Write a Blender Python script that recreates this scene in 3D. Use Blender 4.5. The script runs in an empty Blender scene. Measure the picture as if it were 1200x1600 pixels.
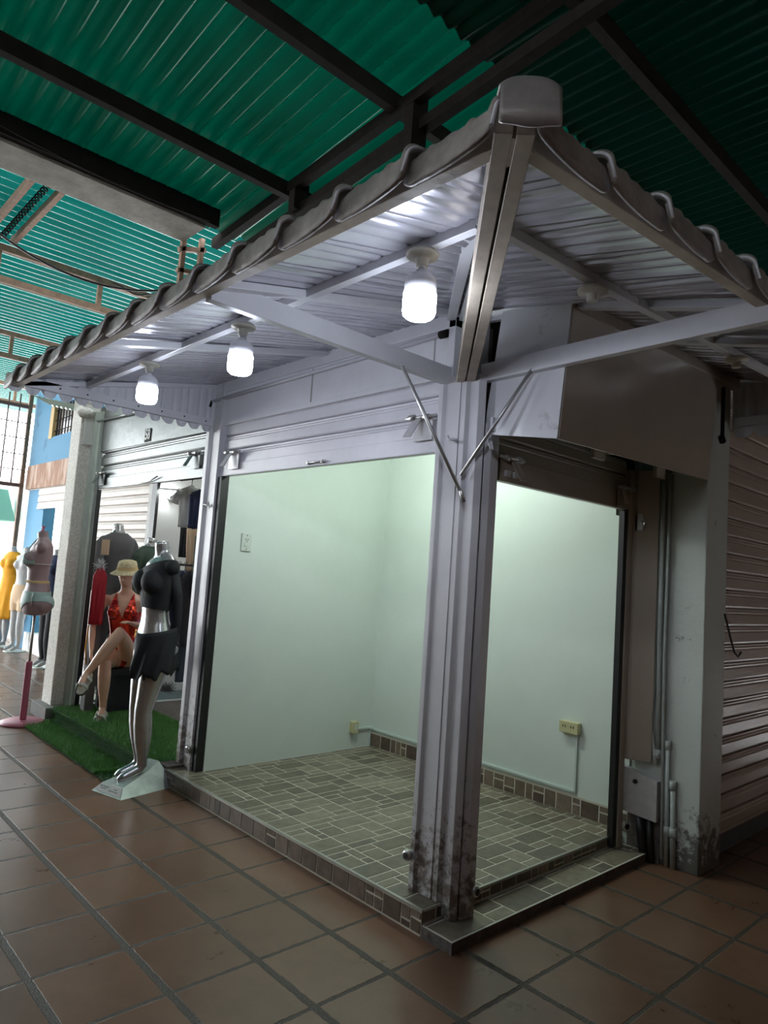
import bpy, bmesh, math, random
from math import sin, cos, pi, radians, sqrt
from mathutils import Vector, Matrix
random.seed(7)
SC = bpy.context.scene
COL = SC.collection

# ------------------------------------------------------------------ camera
cam = bpy.data.cameras.new('camera'); camo = bpy.data.objects.new('camera', cam); COL.objects.link(camo)
YAW, PIT, ROL, FPX = 0.7452277846, 0.0903150604, 0.0689880225, 1087.68
F = Vector((sin(YAW)*cos(PIT), cos(YAW)*cos(PIT), sin(PIT)))
R = Vector((cos(YAW), -sin(YAW), 0)); U = R.cross(F)
R2 = R*cos(ROL)+U*sin(ROL); U2 = U*cos(ROL)-R*sin(ROL)
camo.matrix_world = Matrix(((R2.x, U2.x, -F.x, -2.4958), (R2.y, U2.y, -F.y, -2.3047), (R2.z, U2.z, -F.z, 1.55), (0, 0, 0, 1)))
cam.sensor_fit = 'VERTICAL'; cam.sensor_height = 36.0; cam.lens = FPX/1600*36.0
cam.clip_start = 0.02; cam.clip_end = 200
SC.camera = camo

# ------------------------------------------------------------------ world, sun, exposure
W = bpy.data.worlds.new('world'); SC.world = W; W.use_nodes = True
wn = W.node_tree.nodes; wl = W.node_tree.links
bg = wn['Background']; bg.inputs['Color'].default_value = (0.93, 0.97, 1.0, 1); bg.inputs['Strength'].default_value = 11.0
vs = SC.view_settings
vs.view_transform = 'Standard'; vs.look = 'None'; vs.gamma = 1; vs.use_curve_mapping = False
vs.exposure = 0.0
SC.cycles.use_denoising = True
SC.cycles.max_bounces = 10; SC.cycles.diffuse_bounces = 5; SC.cycles.sample_clamp_indirect = 4.0
SC.cycles.caustics_reflective = False; SC.cycles.caustics_refractive = False

BULB_E = 62.0       # radiance of the bulb diffusers
SHOP_W = 142.0       # lamp in the empty shop
NEXT_W = 50.0       # lamp in the clothes shop
FAR_W = 60.0

# ------------------------------------------------------------------ materials
MATS = {}
def mat(name, col, rough=0.6, metal=0.0, var=0.0, vscale=6.0, bump=0.0, bscale=40.0, col2=None, thresh=None, coat=0.0, spec=0.5, stretch=None, emit=0.0, sheen=0.0):
    m = bpy.data.materials.new(name); m.use_nodes = True
    nt = m.node_tree; n = nt.nodes; l = nt.links; b = n['Principled BSDF']
    b.inputs['Base Color'].default_value = (*col, 1); b.inputs['Roughness'].default_value = rough
    b.inputs['Metallic'].default_value = metal; b.inputs['Specular IOR Level'].default_value = spec
    if coat: b.inputs['Coat Weight'].default_value = coat; b.inputs['Coat Roughness'].default_value = 0.15
    if sheen: b.inputs['Sheen Weight'].default_value = sheen
    if emit:
        b.inputs['Emission Color'].default_value = (*col, 1); b.inputs['Emission Strength'].default_value = emit
    tc = n.new('ShaderNodeTexCoord'); mp = n.new('ShaderNodeMapping')
    l.new(tc.outputs['Object'], mp.inputs['Vector'])
    if stretch: mp.inputs['Scale'].default_value = stretch
    if var or col2:
        nz = n.new('ShaderNodeTexNoise'); nz.inputs['Scale'].default_value = vscale; nz.inputs['Detail'].default_value = 6; nz.inputs['Roughness'].default_value = .65
        l.new(mp.outputs['Vector'], nz.inputs['Vector'])
        rp = n.new('ShaderNodeValToRGB'); l.new(nz.outputs['Fac'], rp.inputs['Fac'])
        if col2:
            t0, t1 = thresh or (.45, .6)
            rp.color_ramp.elements[0].position = t0; rp.color_ramp.elements[1].position = t1
            rp.color_ramp.elements[0].color = (*col, 1); rp.color_ramp.elements[1].color = (*col2, 1)
        else:
            rp.color_ramp.elements[0].position = .3; rp.color_ramp.elements[1].position = .7
            rp.color_ramp.elements[0].color = (*[max(0, c*(1-var)) for c in col], 1)
            rp.color_ramp.elements[1].color = (*[min(1, c*(1+var)) for c in col], 1)
        l.new(rp.outputs['Color'], b.inputs['Base Color'])
    if bump:
        nb = n.new('ShaderNodeTexNoise'); nb.inputs['Scale'].default_value = bscale; nb.inputs['Detail'].default_value = 4
        l.new(mp.outputs['Vector'], nb.inputs['Vector'])
        bp = n.new('ShaderNodeBump'); bp.inputs['Strength'].default_value = bump; bp.inputs['Distance'].default_value = .01
        l.new(nb.outputs['Fac'], bp.inputs['Height']); l.new(bp.outputs['Normal'], b.inputs['Normal'])
    MATS[name] = m
    return m

M_white = mat('white_gloss_paint', (.70, .71, .74), .32, var=.05, vscale=5, bump=.12, bscale=14)
M_shut = mat('shutter_paint', (.66, .66, .70), .34, var=.06, vscale=4, bump=.15, bscale=10)
M_cream = mat('cream_brown_paint', (.40, .345, .285), .36, var=.06, vscale=3, bump=.1, bscale=8)
M_boxshade = mat('box_front_shaded', (.48, .43, .37), .22, var=.05, vscale=2.5, bump=.12, bscale=5)  # off-white box paint, browned and darkened to put shade on the front
M_boxlit = mat('box_end_lit', (.66, .67, .69), .25, col2=(.38, .36, .34), thresh=(.62, .74), vscale=6, bump=.1, bscale=8)  # same box paint kept pale for the lit end, with stains
M_sheetin = mat('canopy_sheet_underside', (.66, .66, .72), .22, metal=.6, var=.12, vscale=3, bump=.12, bscale=6)
M_sheetout = mat('canopy_sheet_weathered', (.34, .31, .30), .55, var=.35, vscale=9, bump=.5, bscale=30)
M_rim = mat('canopy_sheet_edge', (.72, .72, .80), .6, var=.15, vscale=60)
M_eave = mat('eave_beam_paint', (.52, .45, .36), .5, var=.25, vscale=6, bump=.2, bscale=20)
M_mint = mat('mint_plaster', (.66, .735, .68), .5, var=.03, vscale=2.5, bump=.35, bscale=5)
M_plast = mat('white_plaster', (.55, .56, .53), .7, col2=(.42, .42, .39), thresh=(.55, .72), vscale=5, bump=.3, bscale=18)
M_pillar = mat('pillar_plaster', (.52, .56, .53), .6, col2=(.20, .20, .19), thresh=(.66, .72), vscale=9, bump=.3, bscale=20)
M_rough = mat('rough_render', (.86, .80, .74), .95, var=.25, vscale=60, bump=1.0, bscale=45)
M_black = mat('black_slot', (.008, .009, .009), .5)
M_dark = mat('dark_steel', (.016, .013, .011), .9, var=.3, vscale=8, spec=.15)
M_rust = mat('rusty_steel', (.26, .16, .11), .75, var=.3, vscale=14, bump=.2)
M_conc = mat('concrete', (.27, .25, .22), .85, var=.3, vscale=5, bump=.5, bscale=25)
M_concd = mat('dirty_concrete', (.10, .085, .075), .85, var=.35, vscale=20, bump=.6, bscale=50)
M_galv = mat('galvanised_rod', (.52, .52, .50), .35, metal=.7, var=.1)
M_plate = mat('latch_plate', (.58, .57, .58), .4, metal=.3, var=.1, vscale=20)
M_ptrim = mat('aluminium_trim', (.42, .42, .38), .4, metal=.6, var=.1)
M_holder = mat('lamp_holder_plastic', (.66, .64, .55), .4)
M_bulbw = mat('bulb_housing', (.75, .76, .80), .35)
M_glow = mat('bulb_diffuser', (.78, .84, 1.0), .5, emit=BULB_E)
M_outy = mat('yellow_outlet_plastic', (.55, .53, .30), .35)
M_outw = mat('white_outlet_plastic', (.62, .68, .62), .35)
M_conduit = mat('grey_conduit', (.42, .46, .45), .5, var=.15, vscale=20)
M_duct = mat('mint_duct', (.55, .64, .60), .5)
M_rubber = mat('black_rubber', (.012, .012, .013), .45)
M_turfb = mat('turf_backing', (.012, .05, .014), .95)
M_silver = mat('silver_mannequin', (.50, .50, .50), .24, metal=.75, var=.04, vscale=3)
M_silverb = mat('silver_base', (.50, .56, .53), .4, metal=.4, var=.25, vscale=9)
M_skin = mat('skin_mannequin', (.72, .42, .29), .28, spec=.6)
M_greym = mat('grey_mannequin', (.42, .42, .43), .45)
M_mauve = mat('mauve_torso', (.36, .25, .26), .45)
M_pink = mat('pink_metal', (.50, .14, .22), .4)
M_blackc = mat('black_cloth', (.008, .009, .012), .75, bump=.3, bscale=30)
M_greyc = mat('grey_cloth', (.12, .115, .12), .85, bump=.3, bscale=25)
M_greenc = mat('green_cloth', (.035, .06, .04), .85, bump=.3, bscale=25)
M_bluec = mat('blue_cloth', (.01, .08, .55), .7, bump=.3)
M_navy = mat('navy_cloth', (.012, .018, .06), .8, bump=.3)
M_whitec = mat('white_cloth', (.70, .70, .68), .85, bump=.3, bscale=20)
M_redc = mat('red_cloth', (.42, .008, .02), .6, bump=.2)
M_yelc = mat('yellow_cloth', (.75, .34, .015), .8, bump=.4, bscale=12)
M_beige = mat('beige_cloth', (.70, .50, .33), .8)
M_aqua = mat('aqua_cloth', (.36, .52, .48), .5)
M_straw = mat('straw_hat', (.55, .43, .22), .85, col2=(.72, .64, .42), thresh=(.4, .55), vscale=60, bump=.6, bscale=90)
M_sandal = mat('sandal_strap', (.66, .66, .60), .5, var=.1, vscale=40)
M_gold = mat('gold', (.60, .42, .12), .3, metal=1.0)
M_blue = mat('blue_wall', (.07, .24, .40), .75, col2=(.035, .15, .26), thresh=(.60, .66), vscale=3, bump=.4)
M_wood = mat('weathered_fascia', (.30, .15, .09), .8, col2=(.50, .36, .28), thresh=(.45, .6), vscale=6, stretch=(1, 1, .25), bump=.4)
M_brights = mat('pale_shutter', (.50, .44, .39), .5, var=.05, vscale=3)
M_brownsh = mat('brown_shutter', (.40, .32, .275), .38, var=.12, vscale=3, stretch=(.6, .6, 3), bump=.2, bscale=12)
M_base = mat('blue_grey_base', (.075, .080, .11), .7, var=.2, vscale=10)
M_teal = mat('teal_floor', (.08, .15, .16), .3, var=.2, vscale=4)
M_bright = mat('outside_wall', (.86, .86, .84), .9)
M_green = mat('mint_awning', (.25, .55, .45), .7)
M_dirtgrey = mat('neighbour_sheet', (.125, .14, .135), .28, metal=.35, var=.12, vscale=6, bump=.2, bscale=10)
M_bed = mat('yellow_wood', (.60, .42, .20), .8)
M_wire = mat('black_cable', (.01, .01, .01), .5)
M_glass = mat('window_dark', (.25, .22, .22), .2)

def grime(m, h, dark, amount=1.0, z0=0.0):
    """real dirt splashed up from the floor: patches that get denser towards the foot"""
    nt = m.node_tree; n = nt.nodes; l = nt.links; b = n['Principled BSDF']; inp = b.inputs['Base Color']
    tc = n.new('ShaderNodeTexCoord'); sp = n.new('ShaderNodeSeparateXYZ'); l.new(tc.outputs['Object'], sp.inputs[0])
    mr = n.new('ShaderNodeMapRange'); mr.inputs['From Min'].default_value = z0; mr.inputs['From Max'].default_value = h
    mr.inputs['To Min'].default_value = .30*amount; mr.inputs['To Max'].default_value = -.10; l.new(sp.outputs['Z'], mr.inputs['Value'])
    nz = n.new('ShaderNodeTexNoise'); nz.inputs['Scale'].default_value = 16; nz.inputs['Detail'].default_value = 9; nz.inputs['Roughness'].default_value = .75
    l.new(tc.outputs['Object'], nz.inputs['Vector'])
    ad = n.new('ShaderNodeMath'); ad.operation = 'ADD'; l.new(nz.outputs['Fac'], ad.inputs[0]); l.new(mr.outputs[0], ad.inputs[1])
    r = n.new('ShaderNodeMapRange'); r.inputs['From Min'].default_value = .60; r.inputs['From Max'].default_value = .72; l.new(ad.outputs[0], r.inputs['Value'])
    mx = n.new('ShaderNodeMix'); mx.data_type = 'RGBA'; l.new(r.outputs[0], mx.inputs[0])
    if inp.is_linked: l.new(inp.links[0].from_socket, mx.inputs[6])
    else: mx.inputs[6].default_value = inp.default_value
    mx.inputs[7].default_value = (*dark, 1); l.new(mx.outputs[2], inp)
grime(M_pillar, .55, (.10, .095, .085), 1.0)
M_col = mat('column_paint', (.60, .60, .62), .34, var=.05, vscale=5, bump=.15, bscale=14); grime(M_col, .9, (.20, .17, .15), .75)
# holographic red swimsuit
def swim():
    m = bpy.data.materials.new('holographic_red'); m.use_nodes = True
    n = m.node_tree.nodes; l = m.node_tree.links; b = n['Principled BSDF']
    b.inputs['Metallic'].default_value = .75; b.inputs['Roughness'].default_value = .26
    tc = n.new('ShaderNodeTexCoord'); nz = n.new('ShaderNodeTexNoise'); nz.inputs['Scale'].default_value = 7
    l.new(tc.outputs['Object'], nz.inputs['Vector'])
    r = n.new('ShaderNodeValToRGB'); l.new(nz.outputs['Fac'], r.inputs['Fac'])
    e = r.color_ramp.elements; e[0].position = .35; e[0].color = (.45, .01, .03, 1); e[1].position = .75; e[1].color = (.5, .12, .35, 1)
    x = e.new(.62); x.color = (.65, .07, .03, 1)
    l.new(r.outputs['Color'], b.inputs['Base Color']); return m
M_swim = swim()

# terracotta paving: 0.371 m tiles in a wide worn joint
def terracotta():
    m = bpy.data.materials.new('terracotta_paving'); m.use_nodes = True
    n = m.node_tree.nodes; l = m.node_tree.links; b = n['Principled BSDF']
    def math_(op, a, b_=None):
        q = n.new('ShaderNodeMath'); q.operation = op
        for i, v in enumerate((a, b_)):
            if v is None: continue
            if isinstance(v, (int, float)): q.inputs[i].default_value = v
            else: l.new(v, q.inputs[i])
        return q.outputs[0]
    tc = n.new('ShaderNodeTexCoord'); sp = n.new('ShaderNodeSeparateXYZ'); l.new(tc.outputs['Object'], sp.inputs[0])
    wob = n.new('ShaderNodeTexNoise'); wob.inputs['Scale'].default_value = 26; wob.inputs['Detail'].default_value = 3
    l.new(tc.outputs['Object'], wob.inputs['Vector'])
    w = math_('MULTIPLY', math_('SUBTRACT', wob.outputs['Fac'], .5), .035)
    S = .3712
    u = math_('DIVIDE', math_('ADD', sp.outputs['X'], 1.1718), S); v = math_('DIVIDE', math_('ADD', sp.outputs['Y'], .6531), S)
    fu = math_('FLOOR', u); fv = math_('FLOOR', v)
    du = math_('MINIMUM', math_('FRACT', u), math_('SUBTRACT', 1, math_('FRACT', u)))
    dv = math_('MINIMUM', math_('FRACT', v), math_('SUBTRACT', 1, math_('FRACT', v)))
    # joints running along Y are wider than those along X
    d = math_('ADD', math_('MINIMUM', math_('SUBTRACT', du, .016), dv), w)
    mr = n.new('ShaderNodeMapRange'); mr.inputs['From Min'].default_value = .020; mr.inputs['From Max'].default_value = .031
    l.new(d, mr.inputs['Value'])
    cb = n.new('ShaderNodeCombineXYZ'); l.new(fu, cb.inputs[0]); l.new(fv, cb.inputs[1])
    wn_ = n.new('ShaderNodeTexWhiteNoise'); l.new(cb.outputs[0], wn_.inputs['Vector'])
    r = n.new('ShaderNodeValToRGB'); l.new(wn_.outputs['Value'], r.inputs['Fac'])
    r.color_ramp.elements[0].color = (.165, .090, .054, 1); r.color_ramp.elements[1].color = (.222, .122, .075, 1)
    nz = n.new('ShaderNodeTexNoise'); nz.inputs['Scale'].default_value = 3.0; nz.inputs['Detail'].default_value = 8; nz.inputs['Roughness'].default_value = .7
    l.new(tc.outputs['Object'], nz.inputs['Vector'])
    r2 = n.new('ShaderNodeValToRGB'); l.new(nz.outputs['Fac'], r2.inputs['Fac'])
    r2.color_ramp.elements[0].position = .35; r2.color_ramp.elements[0].color = (.72, .70, .66, 1); r2.color_ramp.elements[1].position = .65
    mx = n.new('ShaderNodeMix'); mx.data_type = 'RGBA'; mx.blend_type = 'MULTIPLY'; mx.inputs[0].default_value = 1
    l.new(r.outputs['Color'], mx.inputs[6]); l.new(r2.outputs['Color'], mx.inputs[7])
    gz = n.new('ShaderNodeTexNoise'); gz.inputs['Scale'].default_value = 160; l.new(tc.outputs['Object'], gz.inputs['Vector'])
    r3 = n.new('ShaderNodeValToRGB'); l.new(gz.outputs['Fac'], r3.inputs['Fac'])
    r3.color_ramp.elements[0].position = .35; r3.color_ramp.elements[0].color = (.030, .025, .018, 1)
    r3.color_ramp.elements[1].position = .75; r3.color_ramp.elements[1].color = (.115, .096, .072, 1)
    mg = n.new('ShaderNodeMix'); mg.data_type = 'RGBA'; l.new(mr.outputs[0], mg.inputs[0])
    l.new(r3.outputs['Color'], mg.inputs[6]); l.new(mx.outputs[2], mg.inputs[7]); l.new(mg.outputs[2], b.inputs['Base Color'])
    rr = n.new('ShaderNodeMapRange'); l.new(nz.outputs['Fac'], rr.inputs['Value']); rr.inputs['To Min'].default_value = .20; rr.inputs['To Max'].default_value = .40
    rg = n.new('ShaderNodeMix'); rg.data_type = 'FLOAT'; l.new(mr.outputs[0], rg.inputs[0]); rg.inputs[2].default_value = .7; l.new(rr.outputs[0], rg.inputs[3])
    l.new(rg.outputs[0], b.inputs['Roughness'])
    hh = math_('ADD', mr.outputs[0], math_('MULTIPLY', math_('MULTIPLY', gz.outputs['Fac'], .8), math_('SUBTRACT', 1, mr.outputs[0])))
    hh = math_('ADD', hh, math_('MULTIPLY', nz.outputs['Fac'], .25))
    bp = n.new('ShaderNodeBump'); bp.inputs['Strength'].default_value = .8; bp.inputs['Distance'].default_value = .005
    l.new(hh, bp.inputs['Height']); l.new(bp.outputs['Normal'], b.inputs['Normal'])
    return m
M_terra = terracotta()

def tilemat():
    m = bpy.data.materials.new('mosaic_tile'); m.use_nodes = True
    n = m.node_tree.nodes; l = m.node_tree.links; b = n['Principled BSDF']
    at = n.new('ShaderNodeAttribute'); at.attribute_name = 'Col'
    tc = n.new('ShaderNodeTexCoord'); nz = n.new('ShaderNodeTexNoise'); nz.inputs['Scale'].default_value = 22; nz.inputs['Detail'].default_value = 6
    l.new(tc.outputs['Object'], nz.inputs['Vector'])
    r = n.new('ShaderNodeValToRGB'); l.new(nz.outputs['Fac'], r.inputs['Fac'])
    r.color_ramp.elements[0].position = .3; r.color_ramp.elements[0].color = (.72, .72, .72, 1)
    r.color_ramp.elements[1].position = .7; r.color_ramp.elements[1].color = (1.15, 1.15, 1.15, 1)
    mx = n.new('ShaderNodeMix'); mx.data_type = 'RGBA'; mx.blend_type = 'MULTIPLY'; mx.inputs[0].default_value = 1
    l.new(at.outputs['Color'], mx.inputs[6]); l.new(r.outputs['Color'], mx.inputs[7]); l.new(mx.outputs[2], b.inputs['Base Color'])
    b.inputs['Roughness'].default_value = .38
    return m
M_tile = tilemat()
M_grout = mat('pale_grout', (.60, .58, .48), .8)

def roofmat(name, dif, tra, fac, rough=.35, spec=.22, tint=(.25, 1, .7, 1)):
    m = bpy.data.materials.new(name); m.use_nodes = True
    n = m.node_tree.nodes; l = m.node_tree.links
    b = n['Principled BSDF']; b.inputs['Base Color'].default_value = (*dif, 1); b.inputs['Roughness'].default_value = rough; b.inputs['Specular IOR Level'].default_value = spec; b.inputs['Specular Tint'].default_value = tint
    t = n.new('ShaderNodeBsdfTranslucent')
    tc = n.new('ShaderNodeTexCoord'); nz = n.new('ShaderNodeTexNoise'); nz.inputs['Scale'].default_value = 1.6; nz.inputs['Detail'].default_value = 8
    l.new(tc.outputs['Object'], nz.inputs['Vector'])
    r = n.new('ShaderNodeValToRGB'); l.new(nz.outputs['Fac'], r.inputs['Fac'])
    r.color_ramp.elements[0].position = .3; r.color_ramp.elements[0].color = (*[c*.6 for c in tra], 1)
    r.color_ramp.elements[1].position = .7; r.color_ramp.elements[1].color = (*tra, 1)
    l.new(r.outputs['Color'], t.inputs['Color'])
    mx = n.new('ShaderNodeMixShader'); mx.inputs[0].default_value = fac
    l.new(b.outputs[0], mx.inputs[1]); l.new(t.outputs[0], mx.inputs[2])
    l.new(mx.outputs[0], n['Material Output'].inputs['Surface'])
    return m
M_roofA = roofmat('green_translucent_sheet', (.004, .036, .022), (.0, .060, .034), .10, .30)
M_roofB = roofmat('dark_green_sheet', (.002, .008, .006), (.0, .014, .009), .03, .35)
M_roofC = roofmat('teal_translucent_sheet', (.004, .10, .085), (.002, .085, .072), .24, .22, 1.0, (.6, 1, .9, 1))

def turfmat():
    m = bpy.data.materials.new('grass_blade'); m.use_nodes = True
    n = m.node_tree.nodes; l = m.node_tree.links; b = n['Principled BSDF']
    at = n.new('ShaderNodeAttribute'); at.attribute_name = 'Col'; l.new(at.outputs['Color'], b.inputs['Base Color'])
    b.inputs['Roughness'].default_value = .6; return m
M_turf = turfmat()

# ------------------------------------------------------------------ mesh helpers
def V(*a): return Vector(a)
class MB:
    def __init__(s): s.v = []; s.f = []; s.c = []; s.sm = []
    def add(s, vs, fs, col=None, smooth=False):
        o = len(s.v); s.v += [tuple(p) for p in vs]
        for f in fs: s.f.append(tuple(i+o for i in f)); s.c.append(col); s.sm.append(smooth)
        return s
    def box(s, x0, y0, z0, x1, y1, z1, col=None):
        x0, x1 = sorted((x0, x1)); y0, y1 = sorted((y0, y1)); z0, z1 = sorted((z0, z1))
        vs = [(x0, y0, z0), (x1, y0, z0), (x1, y1, z0), (x0, y1, z0), (x0, y0, z1), (x1, y0, z1), (x1, y1, z1), (x0, y1, z1)]
        return s.add(vs, [(0, 3, 2, 1), (4, 5, 6, 7), (0, 1, 5, 4), (1, 2, 6, 5), (2, 3, 7, 6), (3, 0, 4, 7)], col)
    def beam(s, p, q, w, h, up=(0, 0, 1), col=None):
        p = Vector(p); q = Vector(q); t = (q-p).normalized(); up = Vector(up)
        sd = t.cross(up).normalized(); u = sd.cross(t).normalized()
        vs = []
        for c in (p, q):
            for a, b in ((-1, -1), (1, -1), (1, 1), (-1, 1)): vs.append(c+sd*(a*w/2)+u*(b*h/2))
        return s.add(vs, [(0, 3, 2, 1), (4, 5, 6, 7), (0, 1, 5, 4), (1, 2, 6, 5), (2, 3, 7, 6), (3, 0, 4, 7)], col)
    def tube(s, pts, r, n=10, caps=True, col=None):
        pts = [Vector(p) for p in pts]
        rs = r if isinstance(r, (list, tuple)) else [r]*len(pts)
        rings = []; prev = None
        for i, p in enumerate(pts):
            t = (pts[min(i+1, len(pts)-1)]-pts[max(i-1, 0)]).normalized()
            if prev is None:
                a = t.cross(V(0, 0, 1));
                if a.length < .1: a = t.cross(V(1, 0, 0))
            else: a = prev-t*prev.dot(t)
            a.normalize(); b = t.cross(a); prev = a
            rings.append([p+(a*cos(2*pi*k/n)+b*sin(2*pi*k/n))*rs[i] for k in range(n)])
        return s.rings(rings, caps, col)
    def rings(s, rings, caps=True, col=None, smooth=True):
        n = len(rings[0]); vs = [p for r in rings for p in r]; fs = []
        for i in range(len(rings)-1):
            for k in range(n):
                fs.append((i*n+k, i*n+(k+1) % n, (i+1)*n+(k+1) % n, (i+1)*n+k))
        s.add(vs, fs, col, smooth)
        if caps:
            o = len(s.v)-len(vs)
            s.f.append(tuple(o+k for k in reversed(range(n)))); s.c.append(col); s.sm.append(False)
            s.f.append(tuple(o+(len(rings)-1)*n+k for k in range(n))); s.c.append(col); s.sm.append(False)
        return s
    def lathe(s, c, prof, axis=(0, 0, 1), n=24, caps=True, col=None):
        ax = Vector(axis).normalized(); a = ax.cross(V(1, 0, 0));
        if a.length < .1: a = ax.cross(V(0, 1, 0))
        a.normalize(); b = ax.cross(a); c = Vector(c)
        return s.rings([[c+ax*h+(a*cos(2*pi*k/n)+b*sin(2*pi*k/n))*r for k in range(n)] for r, h in prof], caps, col)
    def prism(s, poly, d, col=None):
        d = Vector(d); n = len(poly); a = [Vector(p) for p in poly]; vs = a+[p+d for p in a]
        fs = [tuple(reversed(range(n))), tuple(range(n, 2*n))]+[(k, (k+1) % n, n+(k+1) % n, n+k) for k in range(n)]
        return s.add(vs, fs, col)
    def grid(s, rows, smooth=True, col=None):
        m = len(rows[0]); vs = [p for r in rows for p in r]
        fs = [(i*m+j, i*m+j+1, (i+1)*m+j+1, (i+1)*m+j) for i in range(len(rows)-1) for j in range(m-1)]
        return s.add(vs, fs, col, smooth)
    def mesh(s, name, m, org=(0, 0, 0)):
        me = bpy.data.meshes.new(name); o = Vector(org)
        me.from_pydata([(p[0]-o.x, p[1]-o.y, p[2]-o.z) for p in s.v], [], s.f)
        if any(c is not None for c in s.c):
            at = me.color_attributes.new('Col', 'FLOAT_COLOR', 'CORNER')
            buf = []
            for f, c in zip(s.f, s.c): buf += list((*(c or (.5, .5, .5)), 1))*len(f)
            at.data.foreach_set('color', buf)
        me.polygons.foreach_set('use_smooth', s.sm)
        for mm in (m if isinstance(m, (list, tuple)) else [m]): me.materials.append(mm)
        me.update(); return me
    def build(s, name, m, parent=None, bevel=0.0):
        org = worldloc(parent) if parent else V(0, 0, 0)
        if parent is None:
            xs = list(zip(*s.v)); org = V((min(xs[0])+max(xs[0]))/2, (min(xs[1])+max(xs[1]))/2, min(xs[2]))
            if name in KEEP0: org = V(0, 0, 0)
        me = s.mesh(name, m, org); o = bpy.data.objects.new(name, me); COL.objects.link(o)
        if parent: o.parent = parent
        else: o.location = org
        if bevel:
            b = o.modifiers.new('bevel', 'BEVEL'); b.width = bevel; b.segments = 2; b.limit_method = 'ANGLE'
        return o
KEEP0 = {'floor', 'roof_sheeting'}
LOC = {}
def worldloc(o):
    l = Vector(o.location)
    while o.parent: o = o.parent; l += Vector(o.location)
    return l
def thing(name, loc, label, cat, group=None):
    o = bpy.data.objects.new(name, None); o.empty_display_size = .1; COL.objects.link(o); o.location = loc
    return tag(o, label, cat, group)
def tag(o, label, cat, group=None, kind=None):
    o['label'] = label; o['category'] = cat
    if group: o['group'] = group
    if kind: o['kind'] = kind
    return o
def struct(name, mb, m, label=None, bevel=0):
    o = mb.build(name, m, None, bevel); o['kind'] = 'structure'
    if label: o['label'] = label
    return o
def catenary(p, q, sag, n=14):
    p = Vector(p); q = Vector(q)
    return [p.lerp(q, i/n)-V(0, 0, sag*4*(i/n)*(1-i/n)) for i in range(n+1)]

# ================================================================== SETTING
LX, LY, ZF = 1.609, 2.116, .1135
struct('floor', MB().box(-9, -8, -.1, 6, 16, 0), M_terra, 'brown terracotta tiled market passage floor')

# --- tiled platform of the shop
PAT = [(0, 0, 4, 2), (4, 0, 2, 1), (4, 1, 2, 2), (0, 2, 2, 2), (2, 2, 2, 1), (2, 3, 4, 2), (0, 4, 2, 1), (0, 5, 3, 1), (3, 5, 3, 1)]
def tcol(kind='floor'):
    k = random.random()
    if kind == 'floor':
        a, b = (.125, .108, .076), (.25, .22, .155)
    else:
        a, b = (.085, .052, .038), (.195, .155, .115)
    return tuple(a[i]+(b[i]-a[i])*k for i in range(3))
def clip_rect(r, bnd):
    x0, y0, x1, y1 = r; a, b, c, d = bnd
    x0, y0, x1, y1 = max(x0, a), max(y0, b), min(x1, c), min(y1, d)
    return (x0, y0, x1, y1) if x1-x0 > .004 and y1-y0 > .004 else None
def mosaic(mb, bnd, z, unit=.062, gap=.006, kind='floor', h=.002):
    x0, y0, x1, y1 = bnd; S = unit*6
    for i in range(int((x1-x0)/S)+2):
        for j in range(int((y1-y0)/S)+2):
            for (a, b, w, hh) in PAT:
                X = x0+i*S+a*unit; Y = y0+j*S+b*unit
                r = clip_rect((X+gap, Y+gap, X+w*unit-gap, Y+hh*unit-gap), (x0+gap, y0+gap, x1-gap, y1-gap))
                if r: mb.box(r[0], r[1], z, r[2], r[3], z+h, tcol(kind))
def band(mb, p, q, z0, z1, nrm, gap=.0055, seed=1):
    """a row of upright mosaic tiles between p and q"""
    rn = random.Random(seed); p = Vector(p); q = Vector(q); L = (q-p).length; t = (q-p)/L; nv = Vector(nrm)*.003; s = 0
    while s < L-.01:
        w = min(rn.choice((.06, .09, .12, .13)), L-s)
        cuts = [(z0, z1)] if (w > .1 or rn.random() < .35) else rn.choice(([(z0, z0+(z1-z0)*.62), (z0+(z1-z0)*.62, z1)], [(z0, z0+(z1-z0)*.36), (z0+(z1-z0)*.36, z1)]))
        for a, b in cuts:
            A = p+t*(s+gap); B = p+t*(s+w-gap)
            if (B-A).length < .01: continue
            k = rn.random(); c = tuple((.085, .060, .045)[i]*(1-k)+(.24, .185, .14)[i]*k for i in range(3))
            mb.prism([(A.x, A.y, a+gap), (B.x, B.y, a+gap), (B.x, B.y, b-gap), (A.x, A.y, b-gap)], nv, c)
        s += w
pl = MB(); pl.box(-.134, -.165, 0, LX, 2.30, ZF-.002)
struct('floor', pl, M_grout, 'raised shop floor platform')
fl = MB(); mosaic(fl, (-.134, -.165, 0.05, 2.30), ZF-.002); mosaic(fl, (.05, -.165, LX, LY), ZF-.002)
struct('floor', fl, M_tile, 'mosaic tiled floor of the empty corner shop')
kb = MB(); band(kb, (-.134, 2.30, 0), (-.134, -.165, 0), .005, ZF-.012, (-1, 0, 0), seed=3)
band(kb, (-.134, -.165, 0), (.0, -.165, 0), .052, ZF-.008, (0, -1, 0), seed=4)
band(kb, (.1, -.165, 0), (LX, -.165, 0), .052, ZF-.008, (0, -1, 0), seed=5)
struct('trim_1', kb, M_tile, 'brown tile facing on the front of the platform')
struct('trim_2', MB().box(-.142, -.172, ZF-.010, -.128, 2.30, ZF+.002).box(.1, -.174, ZF-.010, 1.47, -.160, ZF+.002), M_ptrim, 'metal edging strip of the platform')
st = MB(); st.box(-.137, -.345, 0, 1.60, -.165, .048)
struct('floor', st, M_concd, 'low concrete step along the right front')
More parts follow.
